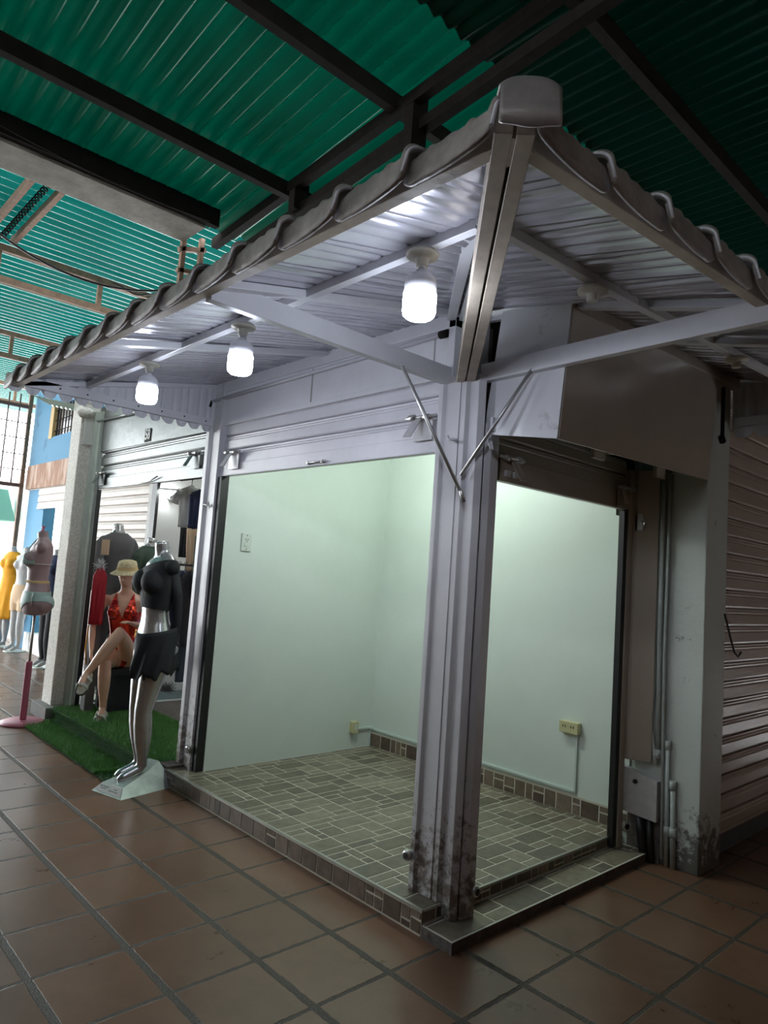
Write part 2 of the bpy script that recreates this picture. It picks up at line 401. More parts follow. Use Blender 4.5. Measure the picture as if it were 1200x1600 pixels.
struct('floor', MB().box(-.135, -.343, .046, 1.598, -.166, .0485), M_grout)
st = MB(); mosaic(st, (-.13, -.338, 1.59, -.168), .048, unit=.075); struct('trim_3', st, M_tile, 'tiles on top of the low front step')
# skirting in the shop
sk = MB(); band(sk, (LX-.004, LY, 0), (LX-.004, -.2, 0), ZF, ZF+.11, (-1, 0, 0), seed=9)
struct('baseboard_back', sk, M_tile)
struct('baseboard_grout', MB().box(LX-.004, -.2, ZF, LX+.01, LY, ZF+.118), M_grout)

# --- shop walls and ceiling
struct('wall_back', MB().box(LX, -.2, 0, LX+.10, LY+.1, 2.9), M_mint, 'mint white back wall of the empty shop')
struct('wall_left', MB().box(.05, LY, 0, LX, LY+.12, 2.9), M_mint, 'mint white side wall of the empty shop')
struct('ceiling', MB().box(.06, -.10, 2.84, LX, LY, 2.90), M_mint)
# wall pillar right of the shop
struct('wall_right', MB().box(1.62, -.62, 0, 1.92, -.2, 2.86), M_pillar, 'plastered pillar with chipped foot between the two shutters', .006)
struct('wall_right_recess', MB().box(LX+.10, -.2, 0, 1.92, 0.1, 2.9), M_plast)

# ================================================================== LEFT SHOP FRONT
def slat_profile(z0, z1, pitch, depth=.014):
    """(offset outwards, z) profile of interlocking roller shutter slats"""
    pr = []; z = z0
    while z < z1-1e-4:
        e = min(z+pitch, z1); h = e-z
        pr += [(-.004, z), (depth*.6, z+h*.02), (depth*.95, z+h*.10), (depth, z+h*.60), (depth*.55, z+h*.68), (depth*.75, z+h*.76), (depth*.25, z+h*.84), (depth*.35, z+h*.91), (-.010, z+h*.93), (-.012, z+h*.985)]
        z = e
    pr.append((0, z1)); return pr
def shutter_mesh(axis, c, a0, a1, z0, z1, pitch, outward, depth=.014):
    mb = MB(); pr = slat_profile(z0, z1, pitch, depth); rows = []
    for t in (a0, a1):
        rows.append([((c+outward*o, t, z) if axis == 'y' else (t, c+outward*o, z)) for o, z in pr])
    mb.grid(rows, smooth=False)
    rows2 = [[((c-outward*.02, t, z) if axis == 'y' else (t, c-outward*.02, z)) for z in (z0, z1)] for t in (a1, a0)]
    mb.grid(rows2, smooth=False)
    if axis == 'y': mb.box(c-.02, a0, z0, c+.004, a1, z0+.02)
    else: mb.box(a0, c-.02, z0, a1, c+.02, z0+.02)
    return mb

def latch(parent, axis, c, a, z, out, side, mt=None):
    """folded bracket plate, sliding bolt and its tube on a shutter's bottom slat; side = direction of the bolt's hook plate"""
    mt = mt or M_plate
    def P(o, s, h): return V(c+out*o, a+s, z+h) if axis == 'y' else V(a+s, c+out*o, z+h)
    pm = MB()
    def slab(s0, s1, h0, h1, o0, o1):
        p = P(o0, s0, h0); q = P(o1, s1, h1); pm.box(p.x, p.y, p.z, q.x, q.y, q.z)
    slab(-.06, .07, -.085, .035, .012, .018)
    pl = pm.build('latch_plate', mt, parent)
    fm = MB(); k = side
    A = [P(.03, k*.00, .03), P(.03, k*.055, .03), P(.075, k*.085, -.07), P(.075, k*.03, -.075)]
    n = (A[1]-A[0]).cross(A[3]-A[0]).normalized()*.004
    fm.prism(A, n); fm.build('folded_flap', mt, parent)
    bm = MB(); bm.tube([P(.035, -.10, .03), P(.035, .11, .035)], .008, 8); bm.tube([P(.035, -.05, .03), P(.035, -.015, .03)], .014, 10)
    bm.tube([P(.035, .05, .033), P(.035, .085, .034)], .017, 10); bm.build('bolt', M_galv, parent)
    return pl

sh = thing('roller_shutter', (0, 1.05, 2.17), 'white half-raised roller shutter over the wide left opening of the corner shop', 'roller shutter')
shutter_mesh('y', .03, .0, 2.17, 2.262, 2.60, .105, -1, .016).build('slat_curtain', M_shut, sh)
bt = MB().box(.0, .0, 2.174, .035, 2.17, 2.262); bt.box(-.006, .0, 2.174, .0, 2.17, 2.182); bt.build('bottom_slat', M_shut, sh, .003)
latch(sh, 'y', .0, 1.96, 2.30, -1, 1); latch(sh, 'y', .0, .13, 2.325, -1, 1)
hd = MB(); hd.tube([(-.012, 1.12, 2.197), (-.016, .93, 2.195)], .006, 8); hd.box(-.02, .95, 2.186, 0, .965, 2.205); hd.box(-.02, 1.09, 2.186, 0, 1.105, 2.205)
hd.build('handle_bolt', M_galv, sh)

fa = thing('shop_fascia', (0, 1.1, 2.545), 'white metal fascia panel with a thin round rod above the left roller shutter', 'fascia')
MB().box(0, .02, 2.545, .02, 2.26, 2.80).box(-.012, .0, 2.545, 0.0, 2.26, 2.575).build('panel', M_white, fa, .002)
fr = MB().box(-.02, -.05, 2.795, .03, 2.30, 2.875).box(-.02, -.05, 2.40, .03, -.005, 2.875)
fr.build('frame', M_white, fa, .003)
MB().box(-.004, 1.13, 2.58, .0, 1.138, 2.79).build('panel_joint', M_ptrim, fa)
MB().box(-.003, .10, 2.585, 0, .106, 2.77).build('panel_joint', M_ptrim, fa)
MB().tube([(-.022, .03, 2.77), (-.022, 2.33, 2.745)], .012, 10).build('round_rod', M_shut, fa)
MB().tube([(-.022, .0, 2.77), (-.022, .05, 2.77)], .020, 10).build('rod_clamp', M_dark, fa)
MB().tube([(-.03, 2.33, 2.745), (-.05, 2.31, 2.70)], .010, 8).build('rod_clamp', M_dark, fa)

def rail(name, pts, z0, z1, m, parent):
    """extruded folded guide rail from a closed plan outline"""
    mb = MB(); mb.prism([(x, y, z0) for x, y in pts], (0, 0, z1-z0)); return mb.build(name, m, parent, .002)

cc = thing('corner_column', (0, -.12, .05), 'white steel corner column of folded guide rails between the two open shop fronts', 'column')
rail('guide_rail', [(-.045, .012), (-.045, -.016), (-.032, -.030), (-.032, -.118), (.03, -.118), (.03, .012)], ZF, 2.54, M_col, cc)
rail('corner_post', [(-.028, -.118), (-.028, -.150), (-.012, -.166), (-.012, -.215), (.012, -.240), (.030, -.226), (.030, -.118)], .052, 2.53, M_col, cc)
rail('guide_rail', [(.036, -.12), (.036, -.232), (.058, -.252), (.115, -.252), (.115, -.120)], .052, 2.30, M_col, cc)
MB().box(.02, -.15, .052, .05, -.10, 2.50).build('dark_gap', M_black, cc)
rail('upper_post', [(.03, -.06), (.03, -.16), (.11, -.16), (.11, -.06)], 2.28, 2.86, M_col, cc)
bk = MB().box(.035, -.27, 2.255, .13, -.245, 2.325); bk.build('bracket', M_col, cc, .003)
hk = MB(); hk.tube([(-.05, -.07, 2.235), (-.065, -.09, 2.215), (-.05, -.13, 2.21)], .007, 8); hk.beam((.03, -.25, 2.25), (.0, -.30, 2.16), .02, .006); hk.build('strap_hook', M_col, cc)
for p, q in (((-.05, .015, .268), (-.075, .015, .268)), ((.10, -.255, .17), (.10, -.285, .17))):
    e = MB(); d = (Vector(q)-Vector(p)).normalized()
    e.lathe(p, [(.014, 0), (.022, .002), (.026, .012), (.022, .022), (.012, .024)], d, 14); eb = e.build('bolt_ring', M_galv, cc)
    MB().lathe(Vector(p)+d*.018, [(.015, 0), (.015, .008)], d, 12).build('hole', M_black, eb)

lc = thing('steel_column', (0, 2.25, ZF), 'white steel guide column at the left end of the corner shop front', 'column')
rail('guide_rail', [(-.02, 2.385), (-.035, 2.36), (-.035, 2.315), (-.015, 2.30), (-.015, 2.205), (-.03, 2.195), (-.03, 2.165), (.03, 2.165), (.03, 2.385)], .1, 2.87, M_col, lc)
MB().box(-.014, 2.115, ZF, .045, 2.168, 2.17).build('black_slot', M_black, lc)
e = MB(); e.lathe((-.03, 2.19, .255), [(.014, 0), (.022, .002), (.026, .012), (.022, .022), (.012, .024)], (-1, 0, 0), 14); eb = e.build('bolt_ring', M_galv, lc)
MB().lathe((-.047, 2.19, .255), [(.015, 0), (.015, .008)], (-1, 0, 0), 12).build('hole', M_black, eb)
MB().tube([(-.03, 2.36, 1.98), (-.045, 2.24, 1.965), (-.045, 2.2, 1.95)], .004, 6).tube([(-.036, 2.23, 1.99), (-.05, 2.19, 1.94), (-.036, 2.17, 1.97)], .004, 6).build('tie_wire', M_galv, lc)
# tile pad under the left column
struct('trim_4', MB().box(-.137, 2.30, 0, .05, 2.395, ZF-.002).box(-.14, 2.27, ZF-.002, .05, 2.40, ZF+.018), M_concd)

# ================================================================== RIGHT SHOP FRONT
rs = thing('roller_shutter', (.78, -.2, 2.04), 'brownish shutter rolled up under the boxed cover on the right', 'roller shutter')
shutter_mesh('x', -.17, .11, 1.475, 2.165, 2.36, .10, -1, .014).build('slat_curtain', M_cream, rs)
MB().box(.11, -.2, 2.048, 1.475, -.165, 2.165).build('bottom_slat', M_cream, rs, .003)
latch(rs, 'x', -.2, .24, 2.13, -1, 1, M_cream); latch(rs, 'x', -.2, 1.38, 2.14, -1, -1, M_cream)
MB().box(.21, -.235, 2.07, .245, -.205, 2.10).build('padlock_loop', M_plate, rs); MB().box(.275, -.235, 2.07, .297, -.205, 2.10).build('padlock_loop', M_plate, rs)

jb = thing('guide_rail_post', (1.5, -.2, .05), 'tall cream guide rail at the right edge of the small right opening', 'guide rail')
rail('rail', [(1.478, -.21), (1.478, -.17), (1.53, -.17), (1.53, -.21)], .052, 2.30, M_cream, jb)
rail('cover_channel', [(1.530, -.20), (1.530, -.235), (1.585, -.345), (1.60, -.345), (1.60, -.20)], .56, 2.30, M_cream, jb)
MB().box(1.436, -.20, .06, 1.477, -.165, 2.05).build('black_slot', M_black, jb)
hs = MB().box(1.53, -.27, 1.93, 1.545, -.22, 2.03); hs.build('hasp', M_plate, jb)
MB().tube([(1.53, -.26, 1.985), (1.50, -.30, 1.975), (1.49, -.30, 1.955)], .006, 8).build('hasp_pin', M_galv, jb)
e = MB(); e.lathe((1.55, -.21, .17), [(.014, 0), (.024, .002), (.028, .014), (.022, .024), (.012, .026)], (-.4, -1, 0), 14); eb = e.build('bolt_ring', M_galv, jb)
MB().lathe((1.541, -.231, .17), [(.016, 0), (.016, .006)], (-.4, -1, 0), 12).build('hole', M_black, eb)

bx = thing('shutter_box_cover', (.85, -.4, 2.22), 'large off-white sheet metal box cover, front coloured as in shade, over the rolled-up right shutter', 'shutter box')
b1 = MB(); b1.prism([(.0625, -.617, 2.19), (.0625, -.662, 2.80), (1.62, -.662, 2.86), (1.62, -.617, 2.235)], (0, .012, 0))
b1.build('front_panel', M_boxshade, bx)
b1 = MB(); b1.prism([(.05, -.205, 2.25), (.05, -.615, 2.19), (.05, -.660, 2.80), (.05, -.28, 2.84)], (.012, 0, 0)); b1.build('end_panel', M_boxlit, bx)
b1 = MB(); b1.prism([(.062, -.615, 2.19), (1.62, -.615, 2.235), (1.62, -.45, 2.30), (.062, -.45, 2.255)], (0, 0, .01)); b1.build('underside', M_cream, bx)
for x in (.62, 1.30):
    b = MB().box(x, -.46, 2.215, x+.11, -.44, 2.30); b.beam((x+.11, -.45, 2.25), (x+.17, -.50, 2.255), .012, .004); b.build('support_bracket', M_cream, bx)
MB().beam((.05, -.635, 2.80), (1.95, -.635, 2.885), .06, .07).build('top_rail', M_cream, bx, .003)
MB().tube([(1.70, -.66, 2.80), (1.70, -.66, 2.50)], .012, 8).tube([(1.70, -.655, 2.50), (1.68, -.67, 2.47)], .02, 8).build('end_clamp', M_dark, bx)
MB().box(.125, -.155, 2.35, 1.61, -.12, 2.86).box(1.478, -.165, 2.02, 1.625, -.12, 2.36).build('added_dark_sheet', M_dark, bx)  # dark sheet added so the lit shop does not show through gaps
# dark works behind the column, seen through the gap
MB().tube([(.12, -.05, 2.62), (1.5, -.05, 2.62)], .10, 16).build('rolled_curtain', M_dark, bx)
MB().box(.115, -.16, 2.30, .135, -.06, 2.80).build('axle_plate', M_concd, bx)

# pipes and box on the pillar's side
def pipe(pts, r, label, m=M_conduit, coup=()):
    t = thing('conduit', (pts[0][0], pts[0][1], min(p[2] for p in pts)), label, 'pipe')
    MB().tube(pts, r, 10).build('tube', m, t)
    for p in coup: MB().tube([(p[0], p[1], p[2]-.025), (p[0], p[1], p[2]+.025)], r*1.35, 10).build('coupling', m, t)
    return t
pipe([(1.592, -.365, 2.3), (1.592, -.37, 1.3), (1.592, -.385, .60)], .014, 'grey conduit running down behind the meter box on the pillar', coup=((1.592, -.385, .62),))
pipe([(1.600, -.405, 2.3), (1.598, -.40, 1.2), (1.585, -.425, .04)], .009, 'thin grey pipe standing in front of the other pipes', coup=())
pipe([(1.603, -.445, .0), (1.603, -.435, .70)], .013, 'short grey pipe stub rising beside the thin pipe', coup=((1.603, -.437, .68), (1.603, -.443, .2)))
pipe([(1.603, -.485, .0), (1.603, -.472, .48)], .015, 'shortest grey pipe with a coupling on top nearest the pillar corner', coup=((1.603, -.472, .46), (1.603, -.48, .2)))
pipe([(1.600, -.335, 2.3), (1.600, -.335, .75), (1.605, -.355, .62), (1.598, -.37, .55)], .012, 'pale conduit with a broken lower end above the meter box', M_plast)
eb = thing('meter_box', (1.57, -.29, .24), 'small white metal box with a dark knob low beside the pillar', 'electrical box')
MB().prism([(1.548, -.185, .255), (1.568, -.395, .235), (1.568, -.395, .465), (1.548, -.185, .515)], (.04, 0, 0)).build('case', M_plate, eb, .002)
MB().lathe((1.552, -.27, .44), [(.013, 0), (.013, .012), (.006, .014)], (-1, 0, 0), 8).build('knob', M_rubber, eb)
cb = thing('cable_sleeve', (1.58, -.33, 0), 'thick black rubber cable sleeves coming up from the floor under the small box', 'cable')
MB().tube([(1.585, -.28, .25), (1.58, -.30, .15), (1.575, -.33, .0)], .026, 12).build('sleeve', M_rubber, cb)
MB().tube([(1.60, -.34, .25), (1.595, -.35, .12), (1.59, -.365, .0)], .020, 12).build('sleeve', M_rubber, cb)
struct('trim_5', MB().box(1.608, -.40, 0, 1.62, -.2, .25), M_concd)

# far right shutter
fs = thing('closed_shutter', (2.9, -.56, .14), 'closed brown roller shutter at the far right edge beyond the pillar', 'roller shutter')
shutter_mesh('x', -.56, 1.925, 4.6, .14, 2.74, .113, -1, .012).build('slat_curtain', M_brownsh, fs)
MB().box(1.93, -.60, 2.74, 4.6, -.53, 2.85).build('top_housing', M_cream, fs)
struct('baseboard_right', MB().box(1.92, -.545, 0, 4.6, -.50, .14), M_base)
hk = MB(); hk.tube([(1.89, -.625, 1.46), (1.915, -.65, 1.33), (1.96, -.66, 1.235), (2.02, -.66, 1.205), (2.08, -.655, 1.23)], .006, 8)
tag(hk.build('hooked_wire', M_wire), 'black wire hook curling out in front of the closed brown shutter', 'wire')
struct('wall_far_right', MB().box(1.92, -.5, 0, 4.7, -.35, 2.9), M_plast)

# ================================================================== INTERIOR FITTINGS
sw = thing('light_switch', (.234, LY, 1.66), 'white combined switch and socket plate on the mint side wall', 'switch')
MB().box(.192, LY-.010, 1.655, .276, LY, 1.785).build('plate', M_outw, sw, .002)
MB().box(.216, LY-.015, 1.69, .252, LY-.009, 1.715).build('rocker', M_outw, sw, .001)
for x, z in ((.225, 1.74), (.243, 1.74), (.234, 1.725), (.234, 1.67), (.234, 1.77)): MB().box(x-.0025, LY-.0115, z-.005, x+.0025, LY-.009, z+.005).build('slot', M_black, sw)
ol = thing('wall_outlet', (LX, .20, .61), 'yellowish double socket on the back wall above a thin conduit', 'socket')
MB().box(LX-.045, .135, .618, LX, .272, .690).build('box', M_outy, ol, .003)
for y in (.175, .235):
    for dy in (-.012, .006): MB().box(LX-.048, y+dy, .652, LX-.044, y+dy+.004, .668).build('slot', M_black, ol)
ol2 = thing('wall_outlet', (1.39, LY, .24), 'small pale socket low on the side wall near the back corner', 'socket')
MB().box(1.365, LY-.045, .245, 1.425, LY, .335).build('box', M_outy, ol2, .003)
MB().box(1.380, LY-.047, .27, 1.41, LY-.044, .315).build('face', M_outw, ol2)
cd = MB(); z = ZF+.135
cd.box(LX-.016, .155, z, LX, LY, z+.016); cd.box(LX-.016, .150, z, LX, .165, .62); cd.box(1.42, LY-.016, z+.01, LX, LY, z+.026); cd.box(LX-.03, LY-.016, ZF, LX-.014, LY, z)
tag(cd.build('surface_conduit', M_duct, None, .002), 'thin mint surface conduit running along the back wall to the sockets', 'conduit')

# ceiling lamp of the shop (above the shutter line)
def tube_lamp(name, p, q, label, strength, col, w=.05):
    t = thing(name, (Vector(p)+Vector(q))/2, label, 'lamp')
    MB().beam(p, q, w*1.2, .02).build('batten', M_bulbw, t)
    P = Vector(p)-V(0, 0, .03); Q = Vector(q)-V(0, 0, .03)
    m = mat(name+'_glow', col, .5, emit=strength); MB().tube([P, Q], w*.4, 12).build('tube', m, t)
    return t
tube_lamp('ceiling_tube_lamp', (.62, .75, 2.66), (.62, 1.35, 2.66), 'tube lamp on the ceiling of the empty shop', SHOP_W, (.90, 1.0, .93), .07)

# ================================================================== CANOPY
EX, EY, ZB = -1.372, -1.415, 2.505
ZS, SL = 2.568, .228            # sheet underside at the eave, slope
cn = thing('corner_canopy', (0, 0, ZB), 'white corrugated corner canopy with scalloped grey eaves wrapping both shop fronts', 'canopy')
def bar(name, p, q, w, h, m, up=(0, 0, 1)): return MB().beam(p, q, w, h, up).build(name, m, cn, .002)
YE, XE = 2.33, 1.97
bar('eave_beam', (EX+.02, EY, ZB+.032), (EX+.02, YE, ZB+.065), .04, .065, M_eave)
bar('eave_beam', (EX+.042, EY+.04, ZB+.034), (EX+.042, YE, ZB+.067), .006, .05, M_white)
RY, RZ = -.035, .045          # the right eave runs slightly outwards and upwards
bar('eave_beam', (EX, EY+.02, ZB+.032), (XE, EY+.02+RY*(XE-EX), ZB+.032+RZ*(XE-EX)), .04, .065, M_eave)
MB().box(EX-.002, EY-.002, ZB-.004, EX+.075, EY+.075, ZB+.066).build('corner_block', M_eave, cn)
bar('brace_arm', (-.02, -.02, ZB+.04), (EX+.04, -.02, ZB+.04), .04, .085, M_white)
bar('brace_arm', (.03, -.20, ZB+.035), (.03, EY-.06, ZB+.048), .04, .085, M_white)
hd_ = V(EX, EY, 0).normalized(); hs_ = V(-hd_.y, hd_.x, 0)
for k in (-1, 1):
    bar('hip_rafter', V(-.015, -.13, ZB+.035)+hs_*.024*k, V(EX-.012, EY-.012, ZB+.038)+hs_*.024*k, .040, .085, M_eave)
    bar('upper_hip_rafter', V(.0, -.04, 2.845)+hs_*.03*k, V(EX+.06, EY+.06, ZB+.105)+hs_*.03*k, .045, .03, M_white)
def zs(d): return ZS+SL*d       # underside of the sheets at distance d inside the eave
XP, YP = -.93, -.97
bar('purlin', (XP, YP+.02, zs(.44)-.024), (XP, YE-.02, zs(.44)-.024), .035, .035, M_white)
bar('purlin', (XP-.02, YP, zs(.44)-.016), (.0, YP-.01, zs(.44)+.024), .035, .035, M_white)
bar('purlin', (.0, YP-.01, zs(.44)+.024), (XE-.02, YP-.03, zs(.44)+.130), .035, .035, M_white)
for y in (-.06, 1.0):
    bar('sheet_rafter', (-.02, y, zs(1.35)-.022), (EX+.03, y, zs(0.03)-.022), .05, .03, M_white)
for x in (.10, .72):
    bar('sheet_rafter', (x, -.67, zs(.76)-.022+RZ*(x-EX)), (x, EY+.0, zs(.03)-.034+RZ*(x-EX)), .05, .03, M_white)
bar('wall_rail', (.10, -.07, 2.86), (.10, -.70, 2.80), .03, .05, M_white)
for p, q in (((-.36, -.045, ZB+.0), (-.085, -.215, 1.935)), ((.02, -.50, ZB+.02), (-.055, -.17, 2.04))):
    t = MB().tube([p, q], .0085, 10); t.build('tie_rod', M_galv, cn)
MB().tube([(-.10, -.215, 1.96), (-.075, -.215, 1.91)], .010, 8).build('rod_eye', M_galv, cn)

PIT_ = .2655
def rib(u):
    # u: 0..1 across a sheet, trapezoid ribs: one big seam rib and three small ripples
    z = 0
    if u < .09: z = .022*sin(pi*u/.09)
    for c in (.30, .52, .74):
        d = abs(u-c)
        if d < .05: z = max(z, .008*(1-d/.05))
    return z
def sheet(axis, a0, w, d_in_of, last=False):
    """one canopy sheet: axis 'y' -> lies along the left eave (positions in y), 'x' -> along the right eave."""
    NU = 20; rows = []
    rnd = random.Random(int(a0*1000)+(5 if axis == 'x' else 0)); tw = .010+rnd.random()*.008; fl_ = rnd.random()*.012
    for i in range(NU+1):
        u = i/NU; a = a0+u*w*1.08
        lift = tw*(1-u)**1.5 + (0 if u < .9 else -.004)
        din = d_in_of(a)
        if din <= .02: din = .02
        row = []
        for k in range(9):
            d = din*(1-k/8)
            row.append((d, zs(d)+rib(u)+lift*max(0, 1-d/.5)))
        ze = zs(0)+rib(u)+lift
        rr = .042
        for k in range(1, 7):
            an = k/6*radians(78); row.append((-rr*sin(an)-.016*(k/6)*(1-u)**1.3, ze-rr*(1-cos(an))))
        # flap end: two scallop lobes per sheet
        lob = abs(((u*1.0) % 1)-.5)*2
        ext = .044+.016*sqrt(max(0, 1-lob**2))+fl_*.5+rib(u)+lift*.5
        x1, z1 = row[-1]; row.append((x1-.002-.006*(1-u), z1-ext*.6)); row.append((x1-.003-.010*(1-u), z1-ext))
        if axis == 'y': rows.append([V(EX+d, a, z+.009*(a-EY)*max(0, 1-d/1.4)) for d, z in row])
        else: rows.append([V(a, EY+RY*(a-EX)*max(0, 1-d/1.4)+d, z+RZ*(a-EX)*(max(0, 1-d/1.4) if a < 0 else 1)+(.022*max(0, d) if a > 0 else 0)) for d, z in row])
    if axis == 'x': rows = rows[::-1]
    mb = MB(); mb.grid(rows, smooth=True)
    o = mb.build('roof_sheet', [M_sheetin, M_sheetout, M_rim], cn)
    s = o.modifiers.new('solid', 'SOLIDIFY'); s.thickness = .012; s.offset = 1; s.material_offset = 1; s.material_offset_rim = 1
    lip = rows[-1] if axis == 'x' else rows[0]
    MB().tube([p_+V(0, 0, .004) for p_ in lip[9:]], .0045, 6).build('sheet_lip', M_rim, o)
    return o
y = EY+.005
while y < YE-.05:
    w = min(PIT_, (YE+.02-y)/1.08)
    sheet('y', y, w, lambda a: min(1.372, max(.0, (a-EY)*(1.372/1.415)) if a < 0 else 1.372)); y += PIT_
x = EX+.005
while x < XE-.05:
    w = min(PIT_*1.05, (XE+.02-x)/1.08)
    sheet('x', x, w, lambda a: min(1.40 if a < .0 else .80, max(0, (a-EX)*(1.415/1.372)))); x += PIT_*1.05
# hip ridge cap, bent down over the corner
cp = []
prof_ = [(-.60, .60), (-.45, .45), (-.30, .30), (-.15, .15), (-.05, .05), (0, 0)]
line_ = [(h, ZS+.048+SL*d/sqrt(2)) for h, d in prof_]
for k in range(1, 9): an = k/8*radians(86); line_.append((.045*sin(an), ZS+.048-.045*(1-cos(an))))
line_ += [(.052, ZS-.030), (.056, ZS-.062)]
for i_, (h, z) in enumerate(line_):
    r_ = []
    for j in range(17):
        t = (j/16-.5)*2; zz = z-.022*abs(t)**3
        if i_ >= len(line_)-2: zz -= (.030 if i_ == len(line_)-1 else .012)*(cos(t*pi*.5)**.7 if abs(t) < 1 else 0)
        r_.append(V(EX, EY, 0)+hd_*(h+.026)+hs_*(t*.064+.022)+V(0, 0, zz))
    cp.append(r_)
M_cap = mat('ridge_cap_metal', (.46, .43, .44), .38, metal=.3, var=.18, vscale=12, bump=.3, bscale=25)
o = MB().grid(cp).build('ridge_cap', [M_cap], cn)
s_ = o.modifiers.new('solid', 'SOLIDIFY'); s_.thickness = .006; s_.offset = 1
# closed end panels of upright sheet with scalloped lower edge
def endpanel(P0, P1, ztop0, ztop1, zbot, n):
    P0 = Vector(P0); P1 = Vector(P1); L = (P1-P0).length; t = (P1-P0)/L; nr = V(-t.y, t.x, 0)
    N = n*10; top = []; bot = []
    for i in range(N+1):
        s = i/N; u = (s*n) % 1; b = .0 if (u > .05 and u < .97) else .020
        b += .006*(1 if .35 < u < .42 or .65 < u < .72 else 0)
        p = P0+t*L*s+nr*b
        sc = .045*sqrt(max(0, 1-(2*((s*n*2) % 1)-1)**2))
        top.append(V(p.x, p.y, ztop0+(ztop1-ztop0)*s)); bot.append(V(p.x, p.y, zbot+.02-sc))
    o = MB().grid([top, bot], smooth=False).build('end_panel', M_white, cn)
    m = o.modifiers.new('solid', 'SOLIDIFY'); m.thickness = .003
endpanel((EX-.03, YE, 0), (-.005, YE, 0), zs(0)+.05, zs(1.36), 2.535, 7)
bar('end_rail', (EX, YE-.02, ZB+.075), (-.02, YE-.02, ZB+.075), .03, .055, M_white)
bar('end_top_rail', (EX+.03, YE-.02, zs(.02)-.015), (-.02, YE-.02, zs(1.35)-.015), .03, .03, M_white)
endpanel((XE, EY-.14, 0), (XE, -.62, 0), zs(0)+.16, zs(.80)+.16, 2.57, 4)
bar('end_rail', (XE-.02, EY, ZB+.135), (XE-.02, -.64, ZB+.135), .03, .055, M_white)
for i in range(8):
    sc_ = MB(); sc_.lathe((EX+.10+i*.17, YE-.036, ZB+.075), [(.006, 0), (.005, .003)], (0, -1, 0), 8)
    sc_.build('rail_screw', M_dark, cn)

# lamps under the canopy
def lamp(x, y, lit, label):
    z = zs(.44)-.042+(0 if x < -.5 else RZ*(x-EX)*(.75 if x < 0 else 1.05)-.014)
    t = thing('canopy_lamp', (x, y, z), label, 'lamp', 'lit bulbs under the canopy' if lit else 'empty lamp holders under the canopy')
    MB().lathe((x, y, z), [(.052, 0), (.056, -.006), (.054, -.014), (.028, -.018), (.022, -.024), (.021, -.046), (.016, -.048)], (0, 0, 1), 28).build('holder', M_holder, t)
    if lit:
        MB().lathe((x, y, z-.046), [(.0155, .004), (.0155, -.012)], (0, 0, 1), 18).build('screw_cap', M_galv, t)
        g = MB(); N = 48; prof = [(.016, -.012), (.018, -.022), (.036, -.032), (.048, -.044), (.0525, -.058), (.0525, -.092)]
        rr = []
        for r, h in prof: rr.append([V(x+(r+(.0012 if k % 2 else -.0006))*cos(2*pi*k/N), y+(r+(.0012 if k % 2 else -.0006))*sin(2*pi*k/N), z-.046+h) for k in range(N)])
        g.rings(rr); g.build('bulb_housing', M_bulbw, t)
        MB().lathe((x, y, z-.046), [(.0535, -.092), (.056, -.10), (.056, -.155), (.052, -.170), (.042, -.178), (.02, -.181)], (0, 0, 1), 28).build('diffuser', M_glow, t)
    return t
lamp(-.93, -.71, True, 'lit bulb hanging nearest the canopy corner, largest of the three')
lamp(-.93, .41, True, 'lit bulb half hidden by the slanting brace arm, middle of the three')
lamp(-.93, 1.38, True, 'lit bulb farthest left near the canopy end panel, smallest of the three')
lamp(-.30, -.97, False, 'empty round lamp holder right of the hip rafter')
lamp(.98, -1.0, False, 'empty round lamp holder at the right edge of the photo')
wr = MB()
for x, y in ((-.93, -.71), (-.93, .41), (-.93, 1.38)):
    wr.tube([(x+.02, y+.03, 2.665), (x+.03, y+.12, 2.69), (x+.01, y+.16, 2.675), (x+.03, y+.24, 2.685)], .004, 6)
for x, y, q_ in ((-.30, -.97, .03), (.98, -1.0, .09)):
    wr.tube([(x-.03, y+.02, 2.665+q_), (x-.10, y+.04, 2.685+q_), (x-.14, y+.02, 2.67+q_), (x-.20, y+.03, 2.685+q_)], .004, 6)
wr.build('lamp_wiring', M_wire, cn)

# ================================================================== HALL ROOF
def corr(mb, x0, x1, y0, y1, zf, along, pitch, amp, step=1.0):
    """corrugated sheet: ridges run 'along' y or x"""
    rows = []
    if along == 'y':
        n = int((x1-x0)/pitch*8); ys = [y0+(y1-y0)*k/6 for k in range(7)]
        for i in range(n+1):
            x = x0+(x1-x0)*i/n; o = amp*sin(2*pi*x/pitch); rows.append([V(x, yy, zf(yy)+o) for yy in ys])
    else:
        n = int((y1-y0)/pitch*6); xs = [x0+(x1-x0)*k/6 for k in range(7)]
        for i in range(n+1):
            y = y0+(y1-y0)*i/n; o = amp*sin(2*pi*y/pitch); rows.append([V(xx, y, zf(y)+o) for xx in xs])
    return mb.grid(rows)
def zr(y): return 5.02-.10*y
r1 = MB(); corr(r1, -7, 6.5, .43, 3.5, zr, 'y', .14, .030)
struct('ceiling_sheeting', r1, M_roofA, 'green translucent corrugated hall roof')
r2 = MB(); corr(r2, -7, 6.5, -7.5, .50, lambda y: 4.93, 'y', .125, .020)
struct('ceiling_sheeting_dark', r2, M_roofB, 'dark green corrugated hall roof above the right side')
r3 = MB(); corr(r3, -7, 6.5, 3.75, 16.0, lambda y: 4.93+.0*y, 'x', .15, .034)
struct('ceiling_sheeting_far', r3, M_roofC, 'teal translucent corrugated roof of the farther hall')
def member(name, p, q, w, h, m, label, cat, group=None): 
    return tag(MB().beam(p, q, w, h).build(name, m, None), label, cat, group)
G = 'dark purlins under the green roof'
